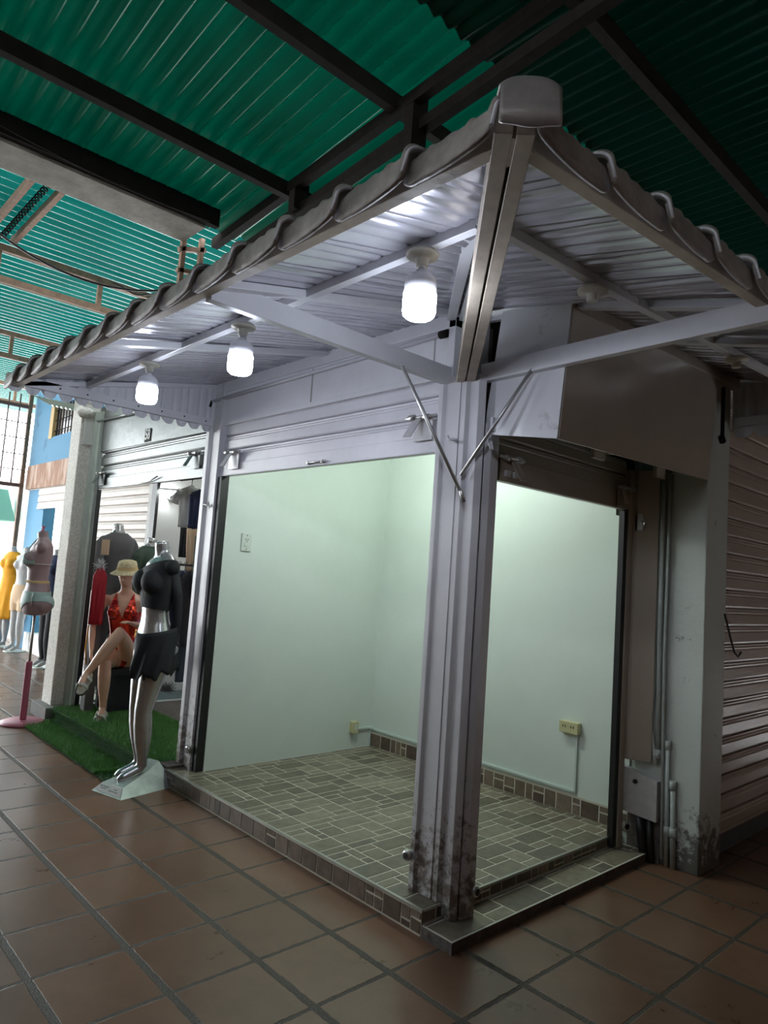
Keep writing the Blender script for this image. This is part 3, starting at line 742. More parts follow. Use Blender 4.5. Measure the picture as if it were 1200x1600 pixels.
member('roof_purlin', (-7, 2.45, zr(2.45)-.09), (2.2, 2.45, zr(2.45)-.09), .07, .12, M_dark, 'dark purlin crossing the green roof just above the black main beam', 'purlin', G)
member('roof_purlin', (-7, 1.14, zr(1.14)-.09), (4.4, 1.14, zr(1.14)-.09), .07, .12, M_dark, 'dark purlin crossing the green roof at the top middle', 'purlin', G)
member('roof_purlin', (-7, -.24, 4.84), (6.4, -.24, 4.84), .07, .12, M_dark, 'dark purlin crossing the darkest roof at top right', 'purlin', G)
mb_ = thing('main_beam', (-3, 3.4, 4.5), 'long black steel and grey concrete beam at the edge of the green roof', 'beam')
MB().box(-7, 3.17, 4.52, .33, 3.23, zr(3.2)-.02).box(-7, 3.23, 4.66, .33, 3.66, 4.70).build('steel_face', M_dark, mb_)
MB().box(-7, 3.24, 4.50, .24, 3.66, 4.66).build('concrete_beam', M_conc, mb_, .01)
tr = thing('roof_truss', (.55, 2, 4.4), 'dark steel truss of two parallel chords running under the green roof', 'truss')
MB().beam((.55, -1.2, 5.02-.07), (.55, 3.65, 4.60), .07, .09).build('top_chord', M_dark, tr)
MB().beam((.62, -1.2, 4.80), (.62, 3.75, 4.38), .08, .08).build('bottom_chord', M_dark, tr)
for y_ in (1.0, 2.35): MB().box(.52, y_-.05, 4.45-.10*y_ if y_ < 2 else 4.48, .66, y_+.03, 4.93-.09*y_).build('vertical', M_dark, tr)
br = thing('timber_frame', (.3, 3.7, 4.1), 'small timber frame hanging at the end of the concrete beam', 'frame')
for p, q in (((.24, 3.66, 4.10), (.24, 3.66, 4.55)), ((.42, 3.66, 4.10), (.42, 3.66, 4.60)), ((.20, 3.66, 4.22), (.46, 3.66, 4.26)), ((.20, 3.66, 4.42), (.46, 3.66, 4.50))):
    MB().beam(p, q, .04, .05, (0, 1, 0)).build('batten', M_rust, br)
G2 = 'rust brown trusses under the far roof'
def rtruss(y, zt, zb, x0, x1, vx, lab):
    t = thing('rusty_truss', ((x0+x1)/2, y, zb), lab, 'truss')
    MB().beam((x0, y, zt), (x1, y, zt), .06, .07).build('top_chord', M_rust, t)
    MB().beam((x0, y, zb), (x1, y, zb), .06, .07).build('bottom_chord', M_rust, t)
    for x in vx: MB().beam((x, y, zb), (x, y, zt), .05, .05, (0, 1, 0)).build('vertical', M_rust, t)
    return t
rtruss(5.9, 4.76, 4.42, -6, 5, (-2.4, -1.6, -.78, .30, 1.1), 'rust brown truss nearest below the teal roof')
rtruss(12.6, 4.76, 4.42, -6, 5, (-2, -1.0, .2, 1.2), 'rust brown truss at the far end of the teal roof')
rtruss(9.1, 4.76, 4.42, -6, 5, (-2, -1.0, .2, 1.2), 'rust brown truss second nearest below the teal roof')
member('roof_rafter', (-.92, 3.8, 4.86), (-.92, 5.9, 4.86), .05, .07, M_rust, 'rust brown rafter farther left under the teal roof', 'rafter', 'rafters under the teal roof')
member('roof_rafter', (-.66, 3.8, 4.86), (-.66, 5.9, 4.86), .05, .07, M_rust, 'rust brown rafter just right of the coiled dark chain', 'rafter', 'rafters under the teal roof')
ch = MB()
pts = []
for i in range(160):
    t_ = i/159; a_ = i*.9; pts.append((-.79+.025*cos(a_), 3.9+1.9*t_, 4.84+.025*sin(a_)))
ch.tube(pts, .008, 5); tag(ch.build('coiled_chain', M_dark), 'dark coiled chain stretched between the two rusty rafters', 'chain')
cbl = MB(); cbl.tube(catenary((-1.35, 4.0, 4.2), (.42, 3.7, 4.16), .26, 24), .010, 6); cbl.tube([p+V(0, .02, .015*sin(i)) for i, p in enumerate(catenary((-.3, 3.85, 3.98), (.42, 3.7, 4.14), .10, 16))], .007, 6)
tag(cbl.build('hanging_cable', M_wire), 'black cable sagging under the teal roof to the timber frame', 'cable')
cbl = MB(); cbl.tube(catenary((-1.6, 3.1, 4.55), (.2, 3.1, 4.50), .05, 16), .006, 6)
tag(cbl.build('hanging_cable', M_dark), 'thin dark cable running along the black main beam', 'cable')

# ================================================================== SHOP 58
M_fas = M_dirtgrey
st58 = MB().box(-.137, 2.40, 0, 1.7, 4.53, .10); struct('floor', st58, M_concd, 'raised floor of the clothes shop')
struct('floor', MB().box(.0, 4.56, 0, 1.7, 5.1, .095), M_teal, 'teal tiles inside the clothes shop')
struct('trim_6', MB().box(.1, 4.53, 0, 1.7, 4.56, .112), M_whitec)
struct('wall_clothes_back', MB().box(1.7, 2.3, 0, 1.8, 5.2, 2.9), M_bright)
struct('wall_clothes_side', MB().box(.05, LY+.12, 0, 1.7, 2.42, 2.9), M_bright)
struct('wall_clothes_far', MB().box(.90, 5.10, 0, 1.8, 5.2, 2.9), M_bright, 'white inner wall of the clothes shop')
struct('trim_7', MB().box(.865, 5.08, 0, .90, 5.2, 2.9), M_black)
struct('ceiling', MB().box(.03, 2.42, 2.62, 1.7, 5.1, 2.7), M_bright)
nf = thing('shop_fascia', (0, 3.5, 2.54), 'wide grey sheet metal fascia carrying the number plate 58', 'fascia')
MB().prism([(0, 2.40, 2.53), (0, 4.62, 2.555), (0, 4.62, 3.0), (0, 2.40, 3.0)], (.03, 0, 0)).build('panel', M_dirtgrey, nf)
MB().tube([(-.03, 4.62, 2.86), (-.03, 3.9, 2.84), (-.03, 2.45, 2.83)], .01, 8).build('rod', M_dirtgrey, nf)
ns = thing('roller_shutter', (0, 3.45, 2.18), 'grey half-raised shutter below the number plate 58', 'roller shutter')
shutter_mesh('y', .03, 2.39, 4.50, 2.285, 2.57, .125, -1, .016).build('slat_curtain', M_dirtgrey, ns)
MB().box(0, 2.39, 2.185, .035, 4.50, 2.285).build('bottom_slat', M_dirtgrey, ns, .003)
latch(ns, 'y', .0, 2.52, 2.34, -1, 1, M_dirtgrey); latch(ns, 'y', .0, 4.36, 2.30, -1, 1, M_dirtgrey)
MB().tube([(-.012, 3.5, 2.19), (-.015, 3.3, 2.20), (-.02, 3.15, 2.23)], .006, 6).build('handle_bolt', M_galv, ns)
pt = thing('number_plate', (-.003, 3.45, 2.545), 'small dark plate reading 58 on the grey fascia', 'sign')
MB().box(-.006, 3.395, 2.552, 0, 3.51, 2.665).build('plate', mat('plate_black', (.012, .014, .014), .7, spec=.2), pt)
def text(parent, s, loc, rot, size, m, name='lettering', ext=.001, xs=1.0):
    cu = bpy.data.curves.new(name, 'FONT'); cu.body = s; cu.size = size; cu.extrude = ext; cu.align_x = 'CENTER'; cu.align_y = 'CENTER'
    cu.offset = size*.02
    t = bpy.data.objects.new('tmp', cu); COL.objects.link(t)
    dg = bpy.context.evaluated_depsgraph_get(); me = bpy.data.meshes.new_from_object(t.evaluated_get(dg))
    bpy.data.objects.remove(t); me.name = name; me.materials.clear(); me.materials.append(m)
    M = Matrix.Rotation(rot[2], 4, 'Z') @ Matrix.Rotation(rot[1], 4, 'Y') @ Matrix.Rotation(rot[0], 4, 'X') @ Matrix.Diagonal((xs, 1, 1, 1))
    me.transform(Matrix.Translation(Vector(loc)-worldloc(parent)) @ M)
    o = bpy.data.objects.new(name, me); COL.objects.link(o); o.parent = parent; return o
text(pt, '58', (-.0075, 3.4525, 2.610), (pi/2, 0, -pi/2), .125, mat('sign_white', (.9, .9, .9), .6), xs=.78)

nc = thing('neighbour_column', (-.05, 4.7, 0), 'pillar of rough crumbling render with a pale green guide rail left of the clothes shop', 'column')
MB().box(-.16, 4.66, 0, .02, 4.92, 3.1).build('rendered_pillar', M_rough, nc, .01)
rail('guide_rail', [(-.05, 4.66), (-.05, 4.60), (-.025, 4.58), (-.025, 4.52), (.02, 4.50), (.02, 4.66)], .1, 2.95, mat('pale_green_rail', (.44, .50, .45), .45, var=.1), nc)
MB().box(-.012, 4.462, .11, .03, 4.498, 2.18).build('black_slot', M_black, nc)
MB().box(-.13, 4.64, 2.62, .02, 4.95, 2.95).build('pillar_head', M_whitec, nc)
cbk = MB().prism([(-.24, 4.53, 0), (-.05, 4.53, 0), (-.05, 4.95, 0), (-.24, 4.95, 0)], (0, 0, .12))
tag(cbk.build('concrete_kerb', mat('kerb_grey', (.20, .20, .19), .8, var=.2), None, .004), 'grey kerb block at the foot of the crumbling pillar', 'kerb')
sm = MB(); sm.lathe((-.06, 4.64, 2.93), [(.035, 0), (.055, .05), (.05, .12), (.02, .15)], (-1, .3, 0), 12)
tag(sm.build('rolled_bundle', M_rough), 'grey wrapped bundle fixed at the head of the crumbling pillar', 'bundle')
pm_ = MB()
rows = [[V(-.38+.52*i/60, yy, zz+.012*sin(i*1.3)) for yy, zz in ((4.90, 2.98), (5.5, 3.16))] for i in range(61)]
pm_.grid(rows)
tag(pm_.build('corrugated_awning', M_cream), 'small cream corrugated awning beyond the crumbling pillar', 'awning')

# --- turf mat
tf = thing('turf_mat', (0, 3.4, 0), 'green artificial grass mat running over the step of the clothes shop', 'mat')
def turf_surf(s, y):
    """s: 0 outer edge .. 1 inside; returns point, normal"""
    L = s*1.0
    if L < .26: return V(-.46+L, y, .012), V(0, 0, 1)
    if L < .40: k = (L-.26)/.14; return V(-.20+.03*sin(k*3), y, .012+k*.115), V(-1, 0, .3)
    return V(-.19+(L-.40)*1.25, y, .127), V(0, 0, 1)
rows = []
for j in range(25):
    y = 2.405+2.1*j/24; rows.append([turf_surf(i/20, y)[0]-V(0, 0, .006) for i in range(21)])
MB().grid(rows).build('backing', M_turfb, tf)
gb = MB(); rn = random.Random(3)
vs, fs, cs = [], [], []
for k in range(52000):
    s = rn.random(); y = 2.405+2.1*rn.random()
    if s < .26: y = max(y, 2.72+rn.random()*.02)*1.0 if rn.random() < .9 else y
    p, n_ = turf_surf(s, y); a = rn.random()*6.28; h = .016+.012*rn.random(); w = .0022
    d = n_.normalized()*h+V(cos(a), sin(a), 0)*.010; sd = V(-sin(a), cos(a), 0)*w
    o = len(vs); vs += [p-sd, p+sd, p+d]; fs.append((o, o+1, o+2)); g = rn.random()
    cs.append((.05+.10*g, .19+.20*g, .04+.03*g))
gb.v = [tuple(p) for p in vs]; gb.f = fs; gb.c = cs; gb.sm = [False]*len(fs)
o = gb.build('grass_blades', M_turf, tf); o['kind'] = 'stuff'

# ------------------------------------------------------------------ figures
def lobj(name, me, m, parent):
    me.materials.clear(); me.materials.append(m)
    o = bpy.data.objects.new(name, me); COL.objects.link(o); o.parent = parent; return o
def remeshed(mb, voxel, it=6):
    me = bpy.data.meshes.new('t'); me.from_pydata([tuple(p) for p in mb.v], [], mb.f); me.update()
    bm = bmesh.new(); bm.from_mesh(me); bmesh.ops.recalc_face_normals(bm, faces=bm.faces); bm.to_mesh(me); bm.free()
    t = bpy.data.objects.new('tmp', me); COL.objects.link(t)
    r = t.modifiers.new('r', 'REMESH'); r.mode = 'VOXEL'; r.voxel_size = voxel; r.use_smooth_shade = True
    s = t.modifiers.new('s', 'SMOOTH'); s.factor = .5; s.iterations = it
    dg = bpy.context.evaluated_depsgraph_get(); out = bpy.data.meshes.new_from_object(t.evaluated_get(dg))
    bpy.data.objects.remove(t); bpy.data.meshes.remove(me)
    for p in out.polygons: p.use_smooth = True
    return out
def ell(mb, pts, side, n=16):
    """loft of ellipses; pts: (center, a along side, b)"""
    rings = []; C_ = [Vector(p[0]) for p in pts]
    for i, (c, a, b) in enumerate(pts):
        t = (C_[min(i+1, len(pts)-1)]-C_[max(i-1, 0)]).normalized(); s_ = Vector(side); s_ = (s_-t*s_.dot(t)).normalized(); f = t.cross(s_)
        rings.append([Vector(c)+s_*(a*cos(2*pi*k/n))+f*(b*sin(2*pi*k/n)) for k in range(n)])
    mb.rings(rings)
def ball(mb, c, r, sc=(1, 1, 1), n=14):
    prof = []; c = Vector(c); rings = []
    for i in range(1, n):
        a = pi*i/n; rings.append([c+V(r*sin(a)*cos(2*pi*k/n)*sc[0], r*sin(a)*sin(2*pi*k/n)*sc[1], -r*cos(a)*sc[2]) for k in range(n)])
    mb.rings(rings)
def torso(mb, s=1.0, bust=1.0, dz=0.0, male=False):
    R_ = [(.74, .115, .085, .0), (.84, .160, .105, .0), (.90, .172, .115, -.005), (.98, .158, .105, .0), (1.06, .128, .088, .005), (1.12, .118, .082, .01), (1.20, .128, .09, .01), (1.30, .150, .10, .01), (1.38, .160, .105, .0), (1.44, .165, .09, -.01), (1.475, .14, .07, -.012), (1.50, .085, .055, -.01), (1.53, .052, .05, .0), (1.60, .047, .047, .012)]
    ell(mb, [((0, y_*s, (z+dz)*s), a*s*(1.1 if male and z > 1.1 else 1), b*s) for z, a, b, y_ in R_], (1, 0, 0), 24)
    if not male:
        for k in (-1, 1): ball(mb, (k*.075*s, .075*s, (1.325+dz)*s), .066*s*bust, (1, 1, 1.05))
    for k in (-1, 1): ball(mb, (k*.085*s, -.055*s, (.88+dz)*s), .085*s, (1, .95, 1.05)); ball(mb, (k*.158*s, -.008*s, (1.43+dz)*s), .042*s)
def leg(mb, hip, knee, ank, toe, s=1.0, bare=True, heel=True):
    h, k, a, t = map(Vector, (hip, knee, ank, toe))
    pts = [h, h.lerp(k, .35), h.lerp(k, .75), k, k.lerp(a, .25), k.lerp(a, .5), k.lerp(a, .85), a]
    mb.tube(pts, [.092*s, .084*s, .066*s, .056*s, .059*s, .054*s, .035*s, .032*s], 14)
    d = (t-a); mb.tube([a, a.lerp(t, .4)-V(0, 0, .002), a.lerp(t, .8), t], [.032*s, .032*s, .030*s, .016*s], 10)
def hand(mb, w, d, nrm, s=1.0, curl=.35):
    """palm with four unequal bent fingers and a thumb"""
    w = Vector(w); d = Vector(d).normalized(); nrm = Vector(nrm); nrm = (nrm-d*nrm.dot(d)).normalized(); sd = d.cross(nrm)
    ell(mb, [(w, .024*s, .018*s), (w+d*.04*s, .036*s, .014*s), (w+d*.085*s, .036*s, .012*s)], sd, 12)
    for i, (o, L) in enumerate(((-.028, .062), (-.010, .074), (.010, .070), (.027, .054))):
        p = w+d*.075*s+sd*o*s; a = p+d*L*.5*s+nrm*curl*.012*s; b = a+d*L*.5*s*(1-curl*.4)+nrm*curl*.035*s
        mb.tube([p, a, b], [.0095*s, .0085*s, .006*s], 8)
    p = w+d*.03*s-sd*.025*s; a = p+(d*.5-sd*.8)*.04*s; b = a+(d*.9-sd*.3)*.028*s+nrm*.01*s
    mb.tube([p, a, b], [.012*s, .010*s, .007*s], 8)
def arm(mb, sh, el, wr, nrm, s=1.0, hnd=True, curl=.35):
    sh, el, wr = map(Vector, (sh, el, wr))
    mb.tube([sh, sh.lerp(el, .4), el, el.lerp(wr, .35), wr], [.042*s, .037*s, .031*s, .032*s, .021*s], 12)
    if hnd: hand(mb, wr, wr-el, nrm, s, curl)
def garment(me, name, m, parent, keep, off=.006, thick=.002, planes=(), sub=0, fn=None):
    """cloth following the body: kept faces pushed out along the normal, cut cleanly by planes (co, outward normal)"""
    bm = bmesh.new(); bm.from_mesh(me); bm.normal_update()
    for v in bm.verts: v.co += v.normal*off
    for co, no in planes:
        bmesh.ops.bisect_plane(bm, geom=bm.verts[:]+bm.edges[:]+bm.faces[:], plane_co=co, plane_no=no, clear_outer=True)
    if keep:
        kill = [f for f in bm.faces if not keep(f.calc_center_median())]
        bmesh.ops.delete(bm, geom=kill, context='FACES')
    if fn:
        for v in bm.verts: v.co = fn(v.co)
    out = bpy.data.meshes.new(name); bm.to_mesh(out); bm.free()
    for p in out.polygons: p.use_smooth = True
    o = lobj(name, out, m, parent)
    s_ = o.modifiers.new('solid', 'SOLIDIFY'); s_.thickness = thick; s_.offset = 1
    return o
def lb(mb, name, m, parent, bevel=0):
    me = mb.mesh(name, m, (0, 0, 0)); o = bpy.data.objects.new(name, me); COL.objects.link(o); o.parent = parent
    if bevel:
        b = o.modifiers.new('bevel', 'BEVEL'); b.width = bevel; b.segments = 2
    return o
def figure(name, loc, yaw, label, cat, group=None):
    t = thing(name, loc, label, cat, group); t.rotation_euler = (0, 0, yaw); return t

# --- silver mannequin
sv = figure('mannequin', (-.285, 2.36, 0), radians(88), 'headless silver mannequin in black one-shoulder top and lace skirt standing before the steel column', 'mannequin')
b_ = MB(); torso(b_, 1.03, 1.12, .03)
leg(b_, (.085, 0, .92), (.066, .040, .52), (.050, .0, .14), (.055, .16, .07), 1.08)
leg(b_, (-.085, 0, .92), (-.064, .055, .52), (-.045, .02, .14), (-.045, .18, .07), 1.08)
me = remeshed(b_, .009); lobj('body', me, M_silver, sv)
garment(me, 'top', M_blackc, sv, None, .008, .002, planes=((V(0, 0, 1.205), V(0, .12, -1)), (V(.02, 0, 1.50), V(.32, 0, 1))))
def skirt(co):
    k = max(0, min(1, (1.06-co.z)/.30)); f = 1+.16*k
    return V(co.x*f, co.y*f+.012*sin(co.x*40)*k, co.z)
sk_ = MB(); rows = []
for i in range(61):
    a = -pi+.25+1.45*pi*i/60; row = []
    for j in range(12):
        t = j/11; z = 1.075+.035*cos(a)-t*(.30+.02*sin(a*9)); ra = (.182+.02*t+.012*sin(a*12+t*6)*t); rb = (.152+.025*t+.012*sin(a*12+t*6)*t)
        row.append(V(ra*sin(a)*1.03, -rb*cos(a), z+.012*sin(a*18)*t))
    rows.append(row)
# wrap skirt open over the front of one leg
sk_.grid(rows); o = lb(sk_, 'skirt', M_blackc, sv); q = o.modifiers.new('s', 'SOLIDIFY'); q.thickness = .002
garment(me, 'bikini_bottom', M_blackc, sv, None, .005, .002, planes=((V(0, 0, 1.06), V(0, .2, 1)), (V(.06, 0, .90), V(.75, 0, -1)), (V(-.06, 0, .90), V(-.75, 0, -1))))
bw = MB(); bw.tube([(.02+.012*cos(a), .126, 1.045+.014*sin(a)) for a in [x*.5 for x in range(13)]], .0025, 6); bw.tube([(.02, .127, 1.04), (.005, .129, 1.0)], .002, 5); bw.tube([(.02, .127, 1.04), (.034, .129, 1.005)], .002, 5)
lb(bw, 'gold_charm', M_gold, sv)
sl = MB(); sl.tube([(-.145, -.03, 1.46), (-.135, -.08, 1.3), (-.125, -.095, 1.14), (-.11, -.095, 1.0)], [.040, .036, .032, .026], 14); lb(sl, 'sleeve', M_blackc, sv)
bs = MB(); bs.add([(-.15, .27, 0), (.15, .27, 0), (.17, -.17, 0), (-.17, -.17, 0), (-.10, .22, .055), (.10, .22, .055), (.06, .0, .11), (-.06, .0, .11), (.05, -.10, .16), (-.05, -.10, .16)],
   [(0, 3, 2, 1), (0, 1, 5, 4), (4, 5, 6, 7), (7, 6, 8, 9), (1, 2, 8, 6), (1, 6, 5), (2, 3, 9, 8), (3, 0, 7, 9), (0, 4, 7)])
o = lb(bs, 'base', M_silverb, sv); o.rotation_euler = (0, 0, radians(17))
pn = MB(); pn.add([(-.135, .263, .010), (.135, .263, .010), (.098, .224, .053), (-.098, .224, .053)], [(0, 1, 2, 3)]); pn.add([(-.135, .268, .012), (.135, .268, .012), (.098, .229, .055), (-.098, .229, .055)], [(0, 1, 2, 3)])
lb(pn, 'label_card', M_whitec, sv).rotation_euler = (0, 0, radians(17))
cm = MB(); rn = random.Random(2)
ny, nz = .039, -.043      # the card slopes along this direction
for x0_, n_, r0_ in ((.095, 8, .30), (.080, 5, .52), (-.045, 3, .34), (-.005, 8, .60)):
    for i in range(n_):
        x_ = x0_-.0115*i; t0 = r0_; t1 = r0_+.11+.03*rn.random()
        def cp_(x, t): return (x, .2295+.039*t+.0008, .0556-.043*t+.0008)
        cm.add([cp_(x_, t0), cp_(x_-.007, t0), cp_(x_-.007, t1), cp_(x_, t1)], [(0, 3, 2, 1)])
lb(cm, 'printed_marks', M_black, sv).rotation_euler = (0, 0, radians(17))

# --- seated mannequin (world coordinates)
se = thing('mannequin', (.2, 4.1, .13), 'seated skin-toned mannequin in shiny red swimsuit, straw hat and sandals with legs crossed', 'mannequin')
SD = V(.816, -.577, 0); FD = V(-.577, -.816, 0); b_ = MB()
def S(x, f, z): return V(.275, 4.17, 0)+SD*x+FD*f+V(0, 0, z)
ell(b_, [(S(0, .02, .54), .10, .09), (S(0, .02, .60), .155, .12), (S(0, .0, .68), .158, .11), (S(0, .02, .78), .125, .09), (S(0, .04, .85), .115, .082), (S(0, .06, .94), .128, .09), (S(0, .08, 1.03), .145, .10), (S(0, .09, 1.11), .155, .095), (S(0, .09, 1.16), .165, .085), (S(0, .09, 1.195), .135, .065), (S(0, .10, 1.22), .08, .05), (S(0, .11, 1.25), .05, .048), (S(0, .125, 1.31), .046, .046)], SD, 24)
for k in (-1, 1): ball(b_, S(k*.07, .155, 1.045), .062); ball(b_, S(k*.165, .085, 1.15), .045)
hc = S(0, .15, 1.39)
ell(b_, [(hc+V(0, 0, -.105)+FD*.035, .028, .03), (hc+V(0, 0, -.08)+FD*.025, .048, .062), (hc+V(0, 0, -.03)+FD*.01, .066, .082), (hc+V(0, 0, .03), .074, .092), (hc+V(0, 0, .08), .062, .08), (hc+V(0, 0, .11), .03, .04)], SD, 20)
b_.tube([hc+FD*.085+V(0, 0, .015), hc+FD*.108+V(0, 0, -.02), hc+FD*.088+V(0, 0, -.03)], [.009, .013, .010], 8)   # nose
for k in (-1, 1):
    ball(b_, hc+SD*(.072*k)+V(0, 0, -.005), .018, (.5, .8, 1.5)); ball(b_, hc+SD*(.028*k)+FD*.073+V(0, 0, .018), .016)
ball(b_, hc+FD*.084+V(0, 0, -.052), .014, (1.3, .8, .7))
leg(b_, S(-.09, .0, .60), (.005, 3.89, .615), (.030, 3.90, .205), (-.035, 3.785, .165), .95)
leg(b_, S(.09, .03, .61), (.075, 3.80, .885), (-.160, 3.845, .535), (-.235, 3.77, .445), .95)
arm(b_, S(-.185, .085, 1.155), (-.030, 4.17, .90), (-.055, 4.075, .70), SD, .95, True, .8)
arm(b_, S(.185, .085, 1.155), (.325, 3.82, .93), (.16, 3.75, .97), V(0, 0, -1), .95, True, .5)
o_ = worldloc(se)
for i, p in enumerate(b_.v): b_.v[i] = tuple(Vector(p)-o_)
me = remeshed(b_, .006, 6); lobj('body', me, M_skin, se)
def segd(p, a, b):
    a = Vector(a); b = Vector(b); t = max(0, min(1, (p-a).dot(b-a)/(b-a).length_squared)); return (p-a.lerp(b, t)).length, t
def sw_keep(p):
    p = p+o_; q = p-V(.275, 4.17, 0); x = q.dot(SD); f = q.dot(FD); z = p.z
    if z > 1.215 or z < .52 or abs(x) > .165: return False
    for h, k_ in ((S(.09, .03, .61), V(.075, 3.80, .885)), (S(-.09, 0, .60), V(.005, 3.89, .615))):
        d, t = segd(p, h, k_)
        if d < .105 and t > .22: return False
    if segd(p, (.075, 3.80, .885), (-.160, 3.845, .535))[0] < .10 or segd(p, (.005, 3.89, .615), (.03, 3.90, .205))[0] < .10: return False
    if segd(p, (.16, 3.75, .97), (.06, 3.72, .98))[0] < .10 or segd(p, (.325, 3.82, .93), (.16, 3.75, .97))[0] < .06: return False
    if f > .04 and z > .985+abs(x)*3.1: return False            # plunging neckline
    if z > 1.05 and abs(x) > .130-(z-1.05)*.30: return False    # arm holes
    if f < .04 and z > 1.05 and abs(x) < .045: return False
    if z < .72 and abs(x) > (z-.50)*.62+.02: return False       # high leg
    return True
garment(me, 'swimsuit', M_swim, se, sw_keep, .005, .002)
ht = MB(); hb = hc+V(0, 0, .045)
ht.lathe(hb, [(.150, -.035), (.145, -.028), (.098, .0), (.088, .018), (.086, .055), (.076, .080), (.045, .092), (.0, .094)], (-.10, -.08, 1), 36, False)
o = ht.build('straw_hat', M_straw, se); q = o.modifiers.new('s', 'SOLIDIFY'); q.thickness = .005
MB().lathe(hb, [(.099, .0), (.091, .018), (.0905, .030)], (-.10, -.08, 1), 36, False).build('hat_band', M_bed, se)
def sandal(ank, toe):
    a = Vector(ank); t = Vector(toe); d = (t-a); dl = d.normalized()
    up = V(0, 0, 1); up = (up-dl*up.dot(dl)).normalized(); sd = dl.cross(up)
    heel = a-dl*.055-up*.0; tip = t+dl*.045; n = 18; L = (tip-heel).length
    def outl(w, lift):
        pts = []
        for k in range(n):
            an = 2*pi*k/n; x = .5-.5*cos(an); ww = w*(.8+.25*x)*sin(an); ww = w*(1 if sin(an) > 0 else -1)*abs(sin(an))**.6*(.8+.25*x)
            pts.append(heel+dl*L*x+sd*ww-up*lift)
        return pts
    MB().prism(outl(.046, .060), -up*.016).build('sandal_sole', M_rubber, se, .003)
    fb = MB().prism(outl(.044, .044), -up*.016); s0 = fb.build('footbed', M_sandal, se, .003)
    for x in (.42, .76):
        r = []
        for w_ in (-.016, .016):
            r.append([heel+dl*(L*x+w_)+sd*(.048*cos(an))+up*(.062*sin(an)-.046) for an in [pi*k/10 for k in range(11)]])
        g = MB().grid(r); o = g.build('sandal_strap', M_sandal, se); q = o.modifiers.new('s', 'SOLIDIFY'); q.thickness = .005
        bu = MB(); c = heel+dl*(L*x)+up*.012+sd*.022
        bu.box(c.x-.010, c.y-.010, c.z-.004, c.x+.010, c.y+.010, c.z+.006); bu.build('buckle', M_black, o)
    r = [[heel+dl*(.018+L*.10*k/10+.03*sin(pi*k/10)*-1)+sd*(.046*cos(pi*k/10))+up*(h_-.04) for k in range(11)] for h_ in (.0, .03)]
sandal((.030, 3.90, .205), (-.035, 3.785, .165)); sandal((-.160, 3.845, .535), (-.235, 3.77, .445))
sto = thing('stool', (.28, 4.2, .13), 'black block stool under the seated mannequin', 'stool')
MB().box(.12, 4.04, .47, .46, 4.36, .53).build('seat', M_blackc, sto, .006)
for x in (.14, .40):
    for y in (4.06, 4.31): MB().box(x, y, .12, x+.05, y+.05, .47).build('leg', M_blackc, sto)
MB().box(.17, 4.10, .14, .42, 4.33, .47).build('panel', M_blackc, sto)

# --- grey dressed and green dressed mannequins, cheap variants
def standing(loc, yaw, label, s, top, bottom, skin=M_greym, vox=.014, arms=True, legs=True, head=False, hem=.75, z0=0, name='mannequin', group=None, base=True):
    t = figure(name, loc, yaw, label, 'mannequin', group)
    b_ = MB(); torso(b_, s, 1, z0)
    if legs:
        leg(b_, (.085*s, 0, (.88+z0)*s), (.085*s, .02, (.48+z0)*s), (.08*s, 0, (.09+z0)*s), (.09*s, .14, (.03+z0)*s), s)
        leg(b_, (-.085*s, 0, (.88+z0)*s), (-.08*s, .05, (.48+z0)*s), (-.07*s, .03, (.09+z0)*s), (-.07*s, .17, (.03+z0)*s), s)
    if arms:
        arm(b_, (.185*s, 0, 1.42*s), (.23*s, -.02, 1.14*s), (.24*s, .06, .92*s), (0, 1, 0), s)
        arm(b_, (-.185*s, 0, 1.42*s), (-.23*s, -.02, 1.14*s), (-.24*s, .06, .92*s), (0, 1, 0), s)
    if head: ball(b_, (0, .03, 1.70*s), .085*s, (.85, 1, 1.25))
    me = remeshed(b_, vox, 4); lobj('body', me, skin, t)
    if top: garment(me, 'shirt', top, t, None, .010, .003, planes=((V(0, 0, 1.0*s), V(0, 0, -1)), (V(0, 0, 1.515*s), V(0, 0, 1))))
    if bottom: garment(me, 'trousers', bottom, t, (lambda p: abs(p.x) < .195*s), .010, .003, planes=((V(0, 0, hem*s), V(0, 0, -1)), (V(0, 0, 1.02*s), V(0, 0, 1))))
    if base and legs: lb(MB().lathe((0, .02, 0), [(.16, .0), (.16, .008), (.15, .012)], (0, 0, 1), 28), 'base', M_silverb, t)
    return t
standing((.42, 4.92, .10), radians(20), 'grey mannequin in a dark grey shirt behind the red garment in the clothes shop', 1.12, M_greyc, M_greyc, M_silver, hem=.12)
standing((.60, 4.50, .10), radians(-150), 'mannequin in a green jacket half hidden behind the black one-shoulder top', 1.04, M_greenc, M_blackc, M_silver, hem=.12)

